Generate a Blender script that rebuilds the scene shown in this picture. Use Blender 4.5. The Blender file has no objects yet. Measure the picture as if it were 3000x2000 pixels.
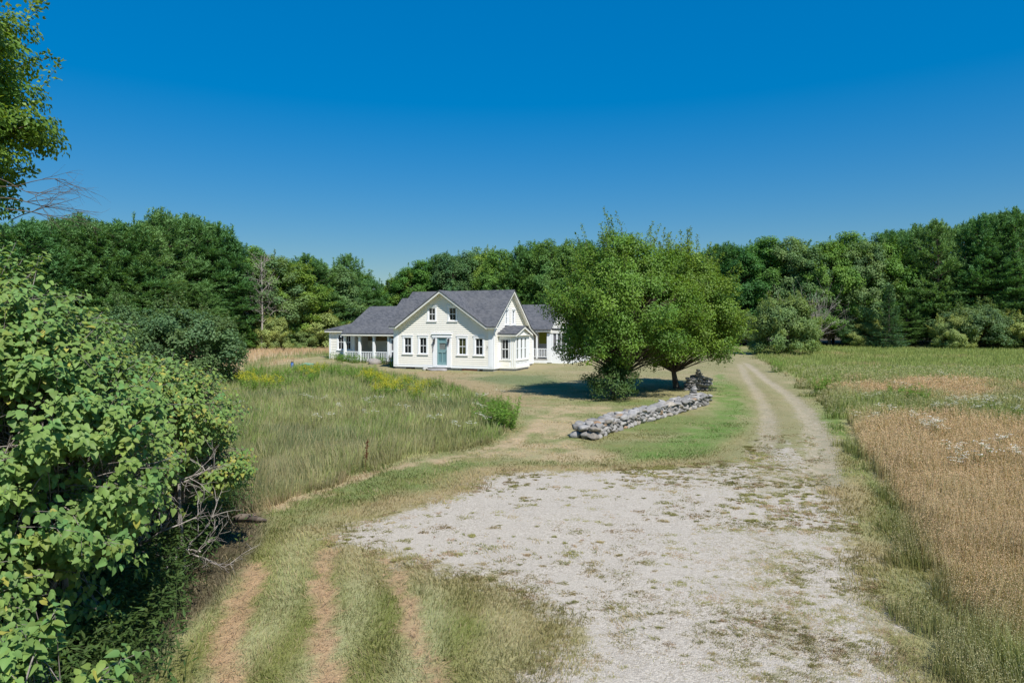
import bpy, math, random
import numpy as np
from mathutils import Vector, Matrix

# ------------------------------------------------------------------ camera, sky, sun, exposure
scene = bpy.context.scene
COL = scene.collection
CZ = 4.6
cam_data = bpy.data.cameras.new("camera")
cam_data.sensor_width = 36.0
cam_data.lens = 24.0
cam_data.shift_y = -50.0 / 3000.0
cam_data.clip_start = 0.1
cam_data.clip_end = 6000
cam = bpy.data.objects.new("camera", cam_data)
cam.location = (0, 0, CZ)
cam.rotation_euler = (math.radians(90), 0, 0)
COL.objects.link(cam)
scene.camera = cam

SUN_EL = math.radians(52)
SUN_H = (0.47, -0.88)                       # horizontal direction towards the sun
hl = math.hypot(*SUN_H)
SV = Vector((SUN_H[0] / hl * math.cos(SUN_EL), SUN_H[1] / hl * math.cos(SUN_EL), math.sin(SUN_EL)))
world = bpy.data.worlds.new("World")
scene.world = world
world.use_nodes = True
wn = world.node_tree
wn.nodes.clear()
sky = wn.nodes.new("ShaderNodeTexSky")
sky.sky_type = 'NISHITA'
sky.sun_disc = False
sky.sun_elevation = SUN_EL
sky.sun_rotation = math.atan2(SV.x, SV.y)
sky.altitude = 300
sky.air_density = 1.0
sky.dust_density = 0.3
sky.ozone_density = 3.0
hsv = wn.nodes.new("ShaderNodeHueSaturation")
hsv.inputs['Hue'].default_value = 0.497
hsv.inputs['Saturation'].default_value = 1.52
hsv.inputs['Value'].default_value = 1.30
bw = wn.nodes.new("ShaderNodeRGBToBW")
pw_ = wn.nodes.new("ShaderNodeMath"); pw_.operation = 'POWER'; pw_.inputs[1].default_value = -0.55
vm = wn.nodes.new("ShaderNodeVectorMath"); vm.operation = 'SCALE'
bg = wn.nodes.new("ShaderNodeBackground")
bg.inputs['Strength'].default_value = 0.12
wo = wn.nodes.new("ShaderNodeOutputWorld")
wn.links.new(sky.outputs[0], bw.inputs[0])
wn.links.new(bw.outputs[0], pw_.inputs[0])
wn.links.new(sky.outputs[0], vm.inputs[0])
wn.links.new(pw_.outputs[0], vm.inputs['Scale'])
wn.links.new(vm.outputs[0], hsv.inputs['Color'])
wn.links.new(hsv.outputs[0], bg.inputs[0])
wn.links.new(bg.outputs[0], wo.inputs[0])

sd = bpy.data.lights.new("sun", 'SUN')
sd.energy = 4.7
sd.angle = math.radians(0.53)
sd.color = (1.0, 0.965, 0.91)
sun = bpy.data.objects.new("sun", sd)
sun.rotation_euler = SV.to_track_quat('Z', 'Y').to_euler()
sun.location = (20, -20, 60)
COL.objects.link(sun)

scene.view_settings.view_transform = 'Standard'
scene.view_settings.look = 'None'
scene.view_settings.exposure = 0.40
scene.view_settings.gamma = 1.0
scene.render.engine = 'CYCLES'
scene.cycles.max_bounces = 6
scene.cycles.diffuse_bounces = 3
scene.cycles.transparent_max_bounces = 4

rng = np.random.default_rng(7)
random.seed(7)

# ------------------------------------------------------------------ terrain
def G(x, y):
    x = np.asarray(x, float); y = np.asarray(y, float)
    t = np.clip(y, -40, 400)
    z = 0.0100 * 120 * np.tanh(t / 120 * 1.0) * 1.0
    z = np.where(t < 60, 0.0100 * t, z * 0 + 0.6 + 0.6 * np.tanh((t - 60) / 60.0))
    z = z + 0.5 * np.exp(-((x + 27) / 12.0) ** 2 - ((y - 77) / 13.0) ** 2)
    z = z + 0.05 * np.sin(x * 0.31 + 1.3) * np.sin(y * 0.23) * np.clip((y - 5) / 20, 0, 1) * np.clip((70 - y) / 20, 0.2, 1)
    return z

FD = 1568.0
def gp(px, py):
    """point on the ground seen at (px, py); photograph measured 2352 wide"""
    tx = (px - 1176.0) / FD; tz = (745.0 - py) / FD
    lo, hi = 1.0, 400.0
    for _ in range(60):
        m = (lo + hi) / 2
        if CZ + tz * m > float(G(tx * m, m)): lo = m
        else: hi = m
    return (tx * lo, lo)

def gpoly(pts): return np.array([gp(*p) for p in pts])

def sdf_poly(P, poly):
    """signed distance, positive inside"""
    x = P[:, 0]; y = P[:, 1]
    n = len(poly); d = np.full(len(P), 1e9); ins = np.zeros(len(P), bool)
    for i in range(n):
        a = poly[i]; b = poly[(i + 1) % n]
        e = b - a; w0 = x - a[0]; w1 = y - a[1]
        t = np.clip((w0 * e[0] + w1 * e[1]) / max(1e-9, e @ e), 0, 1)
        d = np.minimum(d, (w0 - e[0] * t) ** 2 + (w1 - e[1] * t) ** 2)
        c = ((a[1] > y) != (b[1] > y))
        with np.errstate(divide='ignore', invalid='ignore'):
            xi = (b[0] - a[0]) * (y - a[1]) / (b[1] - a[1] if b[1] != a[1] else 1e-9) + a[0]
        ins ^= c & (x < xi)
    d = np.sqrt(d)
    return np.where(ins, d, -d)

def dist_line(P, line):
    x = P[:, 0]; y = P[:, 1]; d = np.full(len(P), 1e9)
    for a, b in zip(line[:-1], line[1:]):
        e = b - a; w0 = x - a[0]; w1 = y - a[1]
        t = np.clip((w0 * e[0] + w1 * e[1]) / max(1e-9, e @ e), 0, 1)
        d = np.minimum(d, (w0 - e[0] * t) ** 2 + (w1 - e[1] * t) ** 2)
    return np.sqrt(d)

_perm = np.random.default_rng(3).random((256, 256))
def vnoise(x, y):
    xi = np.floor(x).astype(int); yi = np.floor(y).astype(int)
    fx = x - xi; fy = y - yi
    fx = fx * fx * (3 - 2 * fx); fy = fy * fy * (3 - 2 * fy)
    a = _perm[xi & 255, yi & 255]; b = _perm[(xi + 1) & 255, yi & 255]
    c = _perm[xi & 255, (yi + 1) & 255]; d = _perm[(xi + 1) & 255, (yi + 1) & 255]
    return (a * (1 - fx) + b * fx) * (1 - fy) + (c * (1 - fx) + d * fx) * fy
def fbm(x, y, s, o=3):
    v = 0; w = 0.5; t = 0
    for k in range(o):
        v = v + w * vnoise(x * s + 17.3 * k, y * s + 9.1 * k); t += w; w *= 0.5; s *= 2.1
    return v / t
def sst(x, a, b):
    t = np.clip((x - a) / (b - a), 0, 1); return t * t * (3 - 2 * t)

# outlines read off the photograph, laid on the ground
GRAVEL = gpoly([(735,1236),(800,1205),(930,1165),(1060,1130),(1120,1090),(1180,1080),(1350,1078),(1500,1072),(1610,1064),
                (1700,1052),(1740,1010),(1800,985),(1850,985),(1885,1030),(1905,1090),(1950,1180),(1985,1270),(2035,1370),(2090,1480),(2150,1568),(2230,1700),
                (1400,1750),(1150,1640),(1180,1540),(1290,1480),(1310,1450),(1230,1400),(1150,1350),(1060,1322),(950,1302),(860,1272),(780,1250)])
DRIVE = gpoly([(1560,1062),(1640,1050),(1700,1010),(1726,960),(1712,910),(1684,868),(1672,838),(1690,815),(1720,815),(1735,840),(1800,872),(1868,930),(1910,990),
               (1930,1060),(1940,1110),(1900,1120),(1750,1090)])
RUTL = gpoly([(1700,835),(1715,868),(1742,905),(1764,950),(1766,1000),(1740,1050)])
RUTR = gpoly([(1712,833),(1755,868),(1810,905),(1850,945),(1878,990),(1890,1050),(1893,1110)])
MEADL = gpoly([(440,1230),(540,1182),(620,1165),(700,1135),(830,1085),(960,1050),(1080,1030),(1150,1000),(1186,965),(1170,935),(1090,905),(1030,885),(940,868),
               (840,850),(760,838),(690,840),(600,848),(520,866),(380,900),(300,1000)])
MEADR = gpoly([(1735,822),(1790,848),(1850,885),(1905,930),(1935,985),(1965,1050),(2010,1120),(2055,1185),(2085,1250),(2125,1330),(2165,1420),(2230,1500),(2290,1568),(2420,1700),
               (3600,1700),(3600,900),(3000,820),(2600,800),(2352,797),(2150,792),(2000,782),(1900,770),(1800,768),(1720,775)])
TRA = gpoly([(745,1258),(740,1330),(742,1400),(746,1480),(752,1568),(760,1700)])
TRB = gpoly([(885,1280),(912,1330),(935,1400),(962,1480),(992,1568),(1040,1700)])
TRC = gpoly([(592,1300),(566,1360),(540,1420),(520,1490),(508,1568),(490,1700)])
PATH1 = gpoly([(560,1190),(620,1168),(680,1145),(740,1128),(800,1102),(850,1088)])
PATH2 = gpoly([(1000,1062),(1080,1052),(1150,1036),(1230,985),(1240,965)])
PATH3 = gpoly([(860,1086),(950,1066),(1040,1050),(1120,1035),(1190,1005)])
FIELDL = gpoly([(505,835),(560,803),(650,791),(760,786),(800,786),(800,816),(700,822),(620,840),(540,862)])
GREENL = gpoly([(560,853),(640,826),(700,822),(757,818),(757,812),(640,818),(550,840)])
GREENR = gpoly([(1430,1064),(1500,1030),(1640,960),(1646,905),(1625,885),(1650,860),(1690,890),(1716,950),(1700,1005),(1620,1050)])
STRAW = gpoly([(1150,1040),(1180,1000),(1245,975),(1215,930),(1270,930),(1400,935),(1480,945),(1400,980),(1310,985),(1300,1020),(1360,1040),(1500,1060),(1300,1062)])
COOL = gpoly([(1060,868),(1150,862),(1250,862),(1300,880),(1330,900),(1250,893),(1150,880)])
HOUSEFR = gpoly([(860,858),(1000,850),(1060,855),(1120,880),(1200,900),(1240,910),(1230,940),(1180,930),(1080,900),(950,870)])

def zones(P):
    x = P[:, 0]; y = P[:, 1]
    Z = {}
    near = (np.abs(x) < 90) & (y > 2) & (y < 170)
    def S(poly):
        o = np.full(len(P), -50.0); o[near] = sdf_poly(P[near], poly); return o
    def L(line):
        o = np.full(len(P), 50.0); o[near] = dist_line(P[near], line); return o
    Z['gravel'] = S(GRAVEL); Z['drive'] = S(DRIVE); Z['ml'] = S(MEADL); Z['mr'] = S(MEADR)
    Z['rl'] = L(RUTL); Z['rr'] = L(RUTR)
    Z['tr'] = np.minimum(np.minimum(L(TRA), L(TRB) + 0.03), L(TRC) - 0.05)
    Z['pa'] = np.minimum(np.minimum(L(PATH1), L(PATH2) + 0.05), L(PATH3) + 0.1)
    for k, p in (('fl', FIELDL), ('gl', GREENL), ('gr', GREENR), ('st', STRAW), ('co', COOL), ('hf', HOUSEFR)): Z[k] = S(p)
    return Z

GREEN = np.array([.150, .185, .060]); DRY = np.array([.34, .285, .165]); STRAWC = np.array([.40, .31, .19])
TAN = np.array([.50, .37, .235]); OLIVE = np.array([.175, .165, .055]); COOLG = np.array([.125, .165, .070])
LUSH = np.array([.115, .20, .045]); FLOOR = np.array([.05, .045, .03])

def mixc(c, d, w): return c * (1 - w[:, None]) + d * w[:, None]

def ground_color(P, Z):
    """colour of the sward itself: species and dryness, darker under wood and lilac"""
    x = P[:, 0]; y = P[:, 1]
    n1 = fbm(x, y, .35); n2 = fbm(x + 40, y, 1.3); n3 = fbm(x, y + 80, .12)
    c = mixc(np.tile(GREEN, (len(P), 1)), DRY, sst(n1 * .6 + n3 * .25 + n2 * .15, .40, .64) * .7)
    c = mixc(c, OLIVE, sst(n2, .5, .75) * .5)
    lawn = sst(y, 40, 52) * sst(-y, -95, -80)
    c = mixc(c, DRY * .92, lawn * (.45 + .35 * n1))
    jit = (n2 - .5) * 1.2
    f = lambda s, w=.6: sst(s + jit * w, -.5 * w, .5 * w)
    # bottom strip: stripes along the tracks
    bt = sst(-y, -17, -13.5)
    st = .5 + .5 * np.sin((x + .12 * (y - 8) + .15 * np.sin(y)) * 5.2 + 1.0)
    c = mixc(c, mixc(np.tile(np.array([.150, .165, .042]), (len(P), 1)), np.array([.30, .30, .15]), st), bt * .85)
    c = mixc(c, STRAWC, f(Z['st'], 1.2) * (.15 + .65 * sst(n2, .38, .62)))
    c = mixc(c, LUSH, f(Z['gr'], 1.4) * (.45 + .45 * sst(n2, .35, .6)))
    c = mixc(c, np.array([.31, .235, .13]), f(Z['hf'], 2) * .75)
    c = mixc(c, COOLG, f(Z['co'], 2) * .85)
    c = mixc(c, TAN * 1.02, f(Z['fl'], 2.5) * .85)
    c = mixc(c, LUSH * .9, f(Z['gl'], 1.5) * .75)
    # meadows
    ml = sst(Z['ml'], -.1, .4)
    mc = mixc(np.tile(np.array([.225, .30, .085]), (len(P), 1)), np.array([.38, .35, .18]), sst(-y, -27, -17) * .55 + .45 * sst(n1, .4, .65))
    c = mixc(c, mc, ml)
    mr = sst(Z['mr'], -.1, .5)
    tan_w = sst(fbm(x + 9, y + 3, .16) + .22 * sst(-y, -34, -22) - .32 * sst(y, 36, 60) - .36 * sst(-y, -15, -9), .34, .60) * .88
    mrc = mixc(np.tile(np.array([.26, .31, .10]), (len(P), 1)), TAN, tan_w)
    c = mixc(c, np.array([.27, .24, .12]), sst(Z['mr'], -2.0, -1.2) * (1 - sst(Z['mr'], -.7, -.3)) * sst(-y, -30, -20) * .6)
    c = mixc(c, LUSH * np.array([1.15, 1.05, 1.0]), sst(Z['mr'], -1.3, -.5) * sst(y, 14, 18) * sst(-y, -40, -30) * .7)
    c = mixc(c, mrc, mr)
    dr = sst(Z['drive'] + jit * .5, -.3, .6)
    c = mixc(c, np.array([.27, .235, .13]), dr * .62)
    rut = np.maximum(sst(-Z['rl'] + (n2 - .5) * .3, -.48, -.08) * .75, sst(-Z['rr'] + (n2 - .5) * .3, -.48, -.08)) * sst(Z['drive'], -.8, .1)
    c = mixc(c, np.array([.40, .335, .245]), rut * .8)
    nt = fbm(x, y, 2.6)
    tr = sst(-(Z['tr'] + (nt - .5) * .42), -.21, -.06)
    c = mixc(c, np.array([.38, .255, .15]), tr * .92)
    pa = sst(-(Z['pa'] + (nt - .5) * .8), -.42, -.02)
    c = mixc(c, np.array([.42, .31, .195]), pa * .75)
    # ground under the wood
    gm = sst(Z['gravel'] + (n2 - .5) * .8, -1.5, -.3) * (1 - dr)
    c = mixc(c, mixc(np.tile(np.array([.33, .245, .14]), (len(P), 1)), np.array([.23, .22, .09]), sst(n1, .42, .6)), gm * (.45 + .3 * sst(y, 14, 18)))
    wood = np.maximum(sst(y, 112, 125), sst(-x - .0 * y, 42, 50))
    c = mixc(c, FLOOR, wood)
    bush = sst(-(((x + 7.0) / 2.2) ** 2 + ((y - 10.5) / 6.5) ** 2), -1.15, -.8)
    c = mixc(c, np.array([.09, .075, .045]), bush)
    return c

# ------------------------------------------------------------------ helpers
def setp(o, label=None, cat=None, group=None, kind=None):
    if label: o['label'] = label
    if cat: o['category'] = cat
    if group: o['group'] = group
    if kind: o['kind'] = kind
    return o

def empty(name, loc=(0, 0, 0), rz=0.0, label=None, cat=None, group=None):
    o = bpy.data.objects.new(name, None)
    o.location = loc; o.rotation_euler = (0, 0, rz); o.empty_display_size = .3
    COL.objects.link(o)
    return setp(o, label, cat, group)

def link_mesh(name, me, mat, parent=None):
    if mat: me.materials.clear(); me.materials.append(mat)
    o = bpy.data.objects.new(name, me); COL.objects.link(o)
    if parent: o.parent = parent
    return o

class MB:
    def __init__(s): s.v = []; s.f = []
    def poly(s, pts):
        n = len(s.v); s.v += [tuple(p) for p in pts]; s.f.append(tuple(range(n, n + len(pts))))
    def prism(s, bot, top):
        n = len(s.v); k = len(bot); s.v += [tuple(p) for p in bot] + [tuple(p) for p in top]
        s.f.append(tuple(range(n + k - 1, n - 1, -1))); s.f.append(tuple(range(n + k, n + 2 * k)))
        for i in range(k):
            j = (i + 1) % k; s.f.append((n + i, n + j, n + k + j, n + k + i))
    def box(s, x0, x1, y0, y1, z0, z1):
        s.prism([(x0, y0, z0), (x1, y0, z0), (x1, y1, z0), (x0, y1, z0)], [(x0, y0, z1), (x1, y0, z1), (x1, y1, z1), (x0, y1, z1)])
    def plate(s, plane, pts, o0, o1):
        s.prism([pmap(plane, a, o0, z) for a, z in pts], [pmap(plane, a, o1, z) for a, z in pts])
    def prect(s, plane, a0, a1, z0, z1, o0, o1): s.plate(plane, [(a0, z0), (a1, z0), (a1, z1), (a0, z1)], o0, o1)
    def tube(s, pts, rad, n=8, cap=True):
        pts = [Vector(p) for p in pts]; base = len(s.v)
        for i, p in enumerate(pts):
            d = (pts[min(i + 1, len(pts) - 1)] - pts[max(i - 1, 0)]).normalized()
            a = d.orthogonal().normalized() if abs(d.z) < .95 else Vector((1, 0, 0)).cross(d).normalized()
            b = d.cross(a)
            for k in range(n):
                t = 2 * math.pi * k / n
                s.v.append(tuple(p + (a * math.cos(t) + b * math.sin(t)) * rad[i]))
        for i in range(len(pts) - 1):
            for k in range(n):
                k2 = (k + 1) % n; q = base + i * n
                s.f.append((q + k, q + k2, q + n + k2, q + n + k))
        if cap:
            s.f.append(tuple(base + k for k in range(n - 1, -1, -1))); s.f.append(tuple(base + (len(pts) - 1) * n + k for k in range(n)))
    def build(s, name, mat, parent=None, smooth=False):
        me = bpy.data.meshes.new(name); me.from_pydata(s.v, [], s.f)
        import bmesh
        bm = bmesh.new(); bm.from_mesh(me); bmesh.ops.recalc_face_normals(bm, faces=bm.faces); bm.to_mesh(me); bm.free()
        if smooth: me.polygons.foreach_set('use_smooth', [True] * len(me.polygons))
        me.update()
        return link_mesh(name, me, mat, parent)

def pmap(plane, a, out, z):
    k, c = plane
    if k == 'F': return (a, c - out, z)
    if k == 'B': return (a, c + out, z)
    if k == 'R': return (c + out, a, z)
    return (c - out, a, z)      # 'L'

class Geo:
    """vectorised triangle soup with a colour per vertex"""
    def __init__(s): s.V = []; s.T = []; s.C = []; s.n = 0
    def add(s, v, t, c):
        s.V.append(v); s.T.append(t + s.n); s.C.append(c); s.n += len(v)
    def ribbons(s, base, lean, h, w, cb, ct, bend=.5):
        """grass blades: 5 verts, 3 tris"""
        N = len(base); up = np.array([0, 0, 1.0])
        ang = rng.random(N) * math.pi * 2
        side = np.stack([np.cos(ang), np.sin(ang), np.zeros(N)], 1) * (w / 2)[:, None]
        mid = base + up * (h * .55)[:, None] + lean * (h * .25 * bend)[:, None]
        tip = base + up * (h * .95)[:, None] + lean * (h * bend)[:, None]
        v = np.stack([base - side, base + side, mid - side * .8, mid + side * .8, tip], 1).reshape(-1, 3)
        k = np.arange(N)[:, None] * 5
        t = np.concatenate([k + [0, 1, 2], k + [1, 3, 2], k + [2, 3, 4]], 1).reshape(-1, 3)
        cm = cb * .4 + ct * .6
        c = np.stack([cb, cb, cm, cm, ct], 1).reshape(-1, 3)
        s.add(v, t, c); return mid, tip
    def tris(s, p, size, col, elong=2.0, updir=None, spread=1.0):
        """small random slivers at p"""
        N = len(p)
        d = rng.normal(size=(N, 3)) * spread
        if updir is not None: d += updir
        d /= np.linalg.norm(d, axis=1)[:, None]
        e = np.cross(d, rng.normal(size=(N, 3))); e /= np.linalg.norm(e, axis=1)[:, None]
        sz = (size * np.ones(N))[:, None]
        v = np.stack([p - e * sz * .5 / elong * 1.2, p + e * sz * .5 / elong * 1.2, p + d * sz], 1).reshape(-1, 3)
        t = np.arange(N * 3).reshape(-1, 3)
        s.add(v, t, np.repeat(col, 3, 0))
    def leaves(s, p, nrm, ldir, length, width, col, fold=.25):
        """pointed leaf folded on its midrib: 4 verts, 2 tris"""
        N = len(p)
        nrm = nrm / np.linalg.norm(nrm, axis=1)[:, None]
        ldir = ldir - nrm * (ldir * nrm).sum(1)[:, None]
        ldir /= np.linalg.norm(ldir, axis=1)[:, None] + 1e-9
        sd_ = np.cross(nrm, ldir)
        L = (length * np.ones(N))[:, None]; W = (width * np.ones(N))[:, None]
        m = p + ldir * L * .42 + nrm * W * fold
        v = np.stack([p, m - sd_ * W * .5, p + ldir * L, m + sd_ * W * .5], 1).reshape(-1, 3)
        k = np.arange(N)[:, None] * 4
        t = np.concatenate([k + [0, 2, 1], k + [0, 3, 2]], 1).reshape(-1, 3)
        s.add(v, t, np.repeat(col, 4, 0))
    def hearts(s, p, nrm, ldir, length, col, fold=.16):
        """heart-shaped leaf: 8 verts, 6 tris, folded and drooping at the tip"""
        N = len(p)
        nrm = nrm / np.linalg.norm(nrm, axis=1)[:, None]
        ldir = ldir - nrm * (ldir * nrm).sum(1)[:, None]
        ldir /= np.linalg.norm(ldir, axis=1)[:, None] + 1e-9
        sd_ = np.cross(nrm, ldir); L = length[:, None]
        f = fold * (0.4 + 1.2 * rng.random(N))[:, None]
        P = lambda a, b, u: p + ldir * L * a + sd_ * L * b + nrm * L * u
        base = P(0, 0, 0); mid = P(.5, 0, -.02); tip = P(1.0, 0, -.16)
        h_ = []
        for sg in (1, -1): h_ += [P(-.12, .17 * sg, f * .4), P(.05, .37 * sg, f), P(.34, .41 * sg, f * .9), P(.70, .22 * sg, f * .3 - .05)]
        v = np.stack([base, mid, tip] + h_, 1).reshape(-1, 3)
        k = np.arange(N)[:, None] * 11
        t = np.concatenate([k + [0, 3, 4], k + [0, 4, 1], k + [1, 4, 5], k + [1, 5, 6], k + [1, 6, 2], k + [0, 8, 7], k + [0, 1, 8], k + [1, 9, 8], k + [1, 10, 9], k + [1, 2, 10]], 1)
        s.add(v, t.reshape(-1, 3), np.repeat(col, 11, 0))
    def tube(s, pts, rad, n=5, col=(.2, .17, .14)):
        pts = np.asarray(pts, float); K = len(pts)
        d = np.gradient(pts, axis=0); d /= np.linalg.norm(d, axis=1)[:, None] + 1e-9
        ref = np.where(np.abs(d[:, 2:3]) < .9, np.array([[0, 0, 1.0]]), np.array([[1.0, 0, 0]]))
        a = np.cross(d, ref); a /= np.linalg.norm(a, axis=1)[:, None] + 1e-9
        b = np.cross(d, a)
        th = np.arange(n) * 2 * math.pi / n
        r = np.asarray(rad, float)[:, None, None]
        v = (pts[:, None] + (a[:, None] * np.cos(th)[None, :, None] + b[:, None] * np.sin(th)[None, :, None]) * r).reshape(-1, 3)
        t = []
        for i in range(K - 1):
            for k in range(n):
                k2 = (k + 1) % n; q = i * n
                t += [(q + k, q + k2, q + n + k2), (q + k, q + n + k2, q + n + k)]
        s.add(v, np.array(t), np.tile(np.array(col), (len(v), 1)))
    def mesh(s, name):
        V = np.concatenate(s.V).astype(np.float32); T = np.concatenate(s.T).astype(np.int32); C = np.concatenate(s.C)
        me = bpy.data.meshes.new(name)
        me.vertices.add(len(V)); me.vertices.foreach_set('co', V.ravel())
        me.loops.add(len(T) * 3); me.loops.foreach_set('vertex_index', T.ravel())
        me.polygons.add(len(T)); me.polygons.foreach_set('loop_start', np.arange(0, len(T) * 3, 3, dtype=np.int32))
        me.polygons.foreach_set('loop_total', np.full(len(T), 3, dtype=np.int32))
        at = me.attributes.new('tint', 'FLOAT_COLOR', 'POINT')
        at.data.foreach_set('color', np.concatenate([C, np.ones((len(C), 1))], 1).astype(np.float32).ravel())
        me.update(calc_edges=True)
        return me
    def build(s, name, mat, parent=None): return link_mesh(name, s.mesh(name), mat, parent)

# ------------------------------------------------------------------ materials
def new_mat(name):
    m = bpy.data.materials.new(name); m.use_nodes = True; nt = m.node_tree; nt.nodes.clear()
    out = nt.nodes.new('ShaderNodeOutputMaterial'); return m, nt, out
def N(nt, t, **kw):
    n = nt.nodes.new(t)
    for k, v in kw.items(): setattr(n, k, v)
    return n
def LK(nt, a, b): nt.links.new(a, b)
def math_node(nt, op, a, b=None, clamp=False):
    n = N(nt, 'ShaderNodeMath', operation=op); n.use_clamp = clamp
    for i, q in enumerate((a, b)):
        if q is None: continue
        if hasattr(q, 'is_output'): LK(nt, q, n.inputs[i])
        else: n.inputs[i].default_value = q
    return n.outputs[0]
def mix_col(nt, f, a, b, mode='MIX'):
    n = N(nt, 'ShaderNodeMix', data_type='RGBA', blend_type=mode)
    for s, q in ((n.inputs[0], f), (n.inputs[6], a), (n.inputs[7], b)):
        if hasattr(q, 'is_output'): LK(nt, q, s)
        elif isinstance(q, (int, float)): s.default_value = q
        else: s.default_value = (*q, 1)
    return n.outputs[2]
def noise(nt, vec, scale, detail=3, rough=.55):
    n = N(nt, 'ShaderNodeTexNoise'); n.inputs['Scale'].default_value = scale; n.inputs['Detail'].default_value = detail
    n.inputs['Roughness'].default_value = rough
    if vec is not None: LK(nt, vec, n.inputs['Vector'])
    return n.outputs['Fac']
def ramp(nt, v, a, b):
    n = N(nt, 'ShaderNodeMapRange'); n.interpolation_type = 'SMOOTHSTEP'
    LK(nt, v, n.inputs[0]); n.inputs[1].default_value = a; n.inputs[2].default_value = b
    return n.outputs[0]

def leaf_mat(name, transl=.3, spec=.25, rough=.5, var=.25):
    m, nt, out = new_mat(name)
    at = N(nt, 'ShaderNodeAttribute', attribute_name='tint')
    oi = N(nt, 'ShaderNodeObjectInfo')
    v = math_node(nt, 'MULTIPLY_ADD', oi.outputs['Random'], var); nt.nodes[-1].inputs[2].default_value = 1 - var / 2
    hs = N(nt, 'ShaderNodeHueSaturation')
    h = math_node(nt, 'MULTIPLY_ADD', oi.outputs['Random'], -.03 * (var / .25)); nt.nodes[-1].inputs[2].default_value = .5 + .015 * (var / .25)
    LK(nt, h, hs.inputs['Hue']); LK(nt, v, hs.inputs['Value']); LK(nt, at.outputs['Color'], hs.inputs['Color'])
    p = N(nt, 'ShaderNodeBsdfPrincipled'); LK(nt, hs.outputs[0], p.inputs['Base Color'])
    p.inputs['Roughness'].default_value = rough; p.inputs['Specular IOR Level'].default_value = spec
    t = N(nt, 'ShaderNodeBsdfTranslucent')
    tc = mix_col(nt, 1.0, hs.outputs[0], (1.35, 1.25, .55), 'MULTIPLY'); LK(nt, tc, t.inputs[0])
    mx = N(nt, 'ShaderNodeMixShader'); mx.inputs[0].default_value = transl
    LK(nt, p.outputs[0], mx.inputs[1]); LK(nt, t.outputs[0], mx.inputs[2]); LK(nt, mx.outputs[0], out.inputs[0])
    return m
def bark_mat(name, c1, c2, scale=8):
    m, nt, out = new_mat(name)
    tc = N(nt, 'ShaderNodeTexCoord'); mp = N(nt, 'ShaderNodeMapping'); mp.inputs['Scale'].default_value = (1, 1, .25)
    LK(nt, tc.outputs['Object'], mp.inputs[0])
    nz = noise(nt, mp.outputs[0], scale, 5, .65)
    c = mix_col(nt, ramp(nt, nz, .35, .65), c1, c2)
    p = N(nt, 'ShaderNodeBsdfPrincipled'); LK(nt, c, p.inputs['Base Color']); p.inputs['Roughness'].default_value = .85
    p.inputs['Specular IOR Level'].default_value = .15
    bp = N(nt, 'ShaderNodeBump'); bp.inputs['Strength'].default_value = .5; bp.inputs['Distance'].default_value = .02
    LK(nt, nz, bp.inputs['Height']); LK(nt, bp.outputs[0], p.inputs['Normal'])
    LK(nt, p.outputs[0], out.inputs[0]); return m
def paint_mat(name, col, rough=.55, dirt=.12, scale=1.5, dcol=(.45, .42, .36)):
    m, nt, out = new_mat(name)
    tc = N(nt, 'ShaderNodeTexCoord')
    a = noise(nt, tc.outputs['Object'], scale, 5, .65)
    mp = N(nt, 'ShaderNodeMapping'); mp.inputs['Scale'].default_value = (9, 9, .7); LK(nt, tc.outputs['Object'], mp.inputs[0])
    b = noise(nt, mp.outputs[0], 1.0, 4, .6)
    w = math_node(nt, 'MULTIPLY', ramp(nt, math_node(nt, 'MULTIPLY', a, b), .2, .42), dirt)
    c = mix_col(nt, w, col, dcol)
    p = N(nt, 'ShaderNodeBsdfPrincipled'); LK(nt, c, p.inputs['Base Color']); p.inputs['Roughness'].default_value = rough
    p.inputs['Specular IOR Level'].default_value = .3
    bp = N(nt, 'ShaderNodeBump'); bp.inputs['Strength'].default_value = .25; bp.inputs['Distance'].default_value = .01
    LK(nt, b, bp.inputs['Height']); LK(nt, bp.outputs[0], p.inputs['Normal'])
    LK(nt, p.outputs[0], out.inputs[0]); return m

M = {}
M['leaf'] = leaf_mat('leaf', .34, .22, .5, .34)
M['needle'] = leaf_mat('needle', .22, .2, .55, .3)
M['fieldleaf'] = leaf_mat('field_tree_leaf', .36, .25, .45, 0)
M['lilac'] = leaf_mat('lilac_leaf', .30, .22, .5, 0)
M['grass'] = leaf_mat('grass_blade', .3, .15, .6, 0)
M['bark'] = bark_mat('bark', (.16, .13, .10), (.07, .055, .045))
M['greybark'] = bark_mat('grey_bark', (.30, .27, .24), (.12, .105, .09), 14)
M['dead'] = bark_mat('dead_wood', (.42, .38, .34), (.22, .19, .17), 10)
M['siding'] = paint_mat('cream_clapboard', (.88, .845, .755), .5, .08)
M['trim'] = paint_mat('white_trim', (.85, .865, .87), .45, .08)
M['trimsh'] = paint_mat('cream_trim', (.80, .785, .72), .5, .1)
M['teal'] = paint_mat('teal_door_paint', (.22, .36, .37), .45, .12, 2, (.2, .3, .3))
M['porchfloor'] = paint_mat('porch_floor', (.35, .34, .32), .6, .4)
M['found'] = paint_mat('grey_foundation', (.42, .42, .42), .9, .5, 3, (.2, .19, .17))
M['dark'] = paint_mat('dark_opening', (.03, .028, .025), .9, .1)
M['brick'] = paint_mat('brick_patch', (.16, .075, .05), .9, .4, 6, (.09, .06, .05))
M['reveal'] = paint_mat('weathered_patch', (.26, .25, .26), .9, .6, 6, (.12, .11, .11))
M['metal'] = paint_mat('dark_metal', (.05, .05, .05), .4, .1)
M['blue'] = paint_mat('blue_paint', (.03, .10, .30), .45, .2, 4, (.05, .1, .2))
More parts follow.
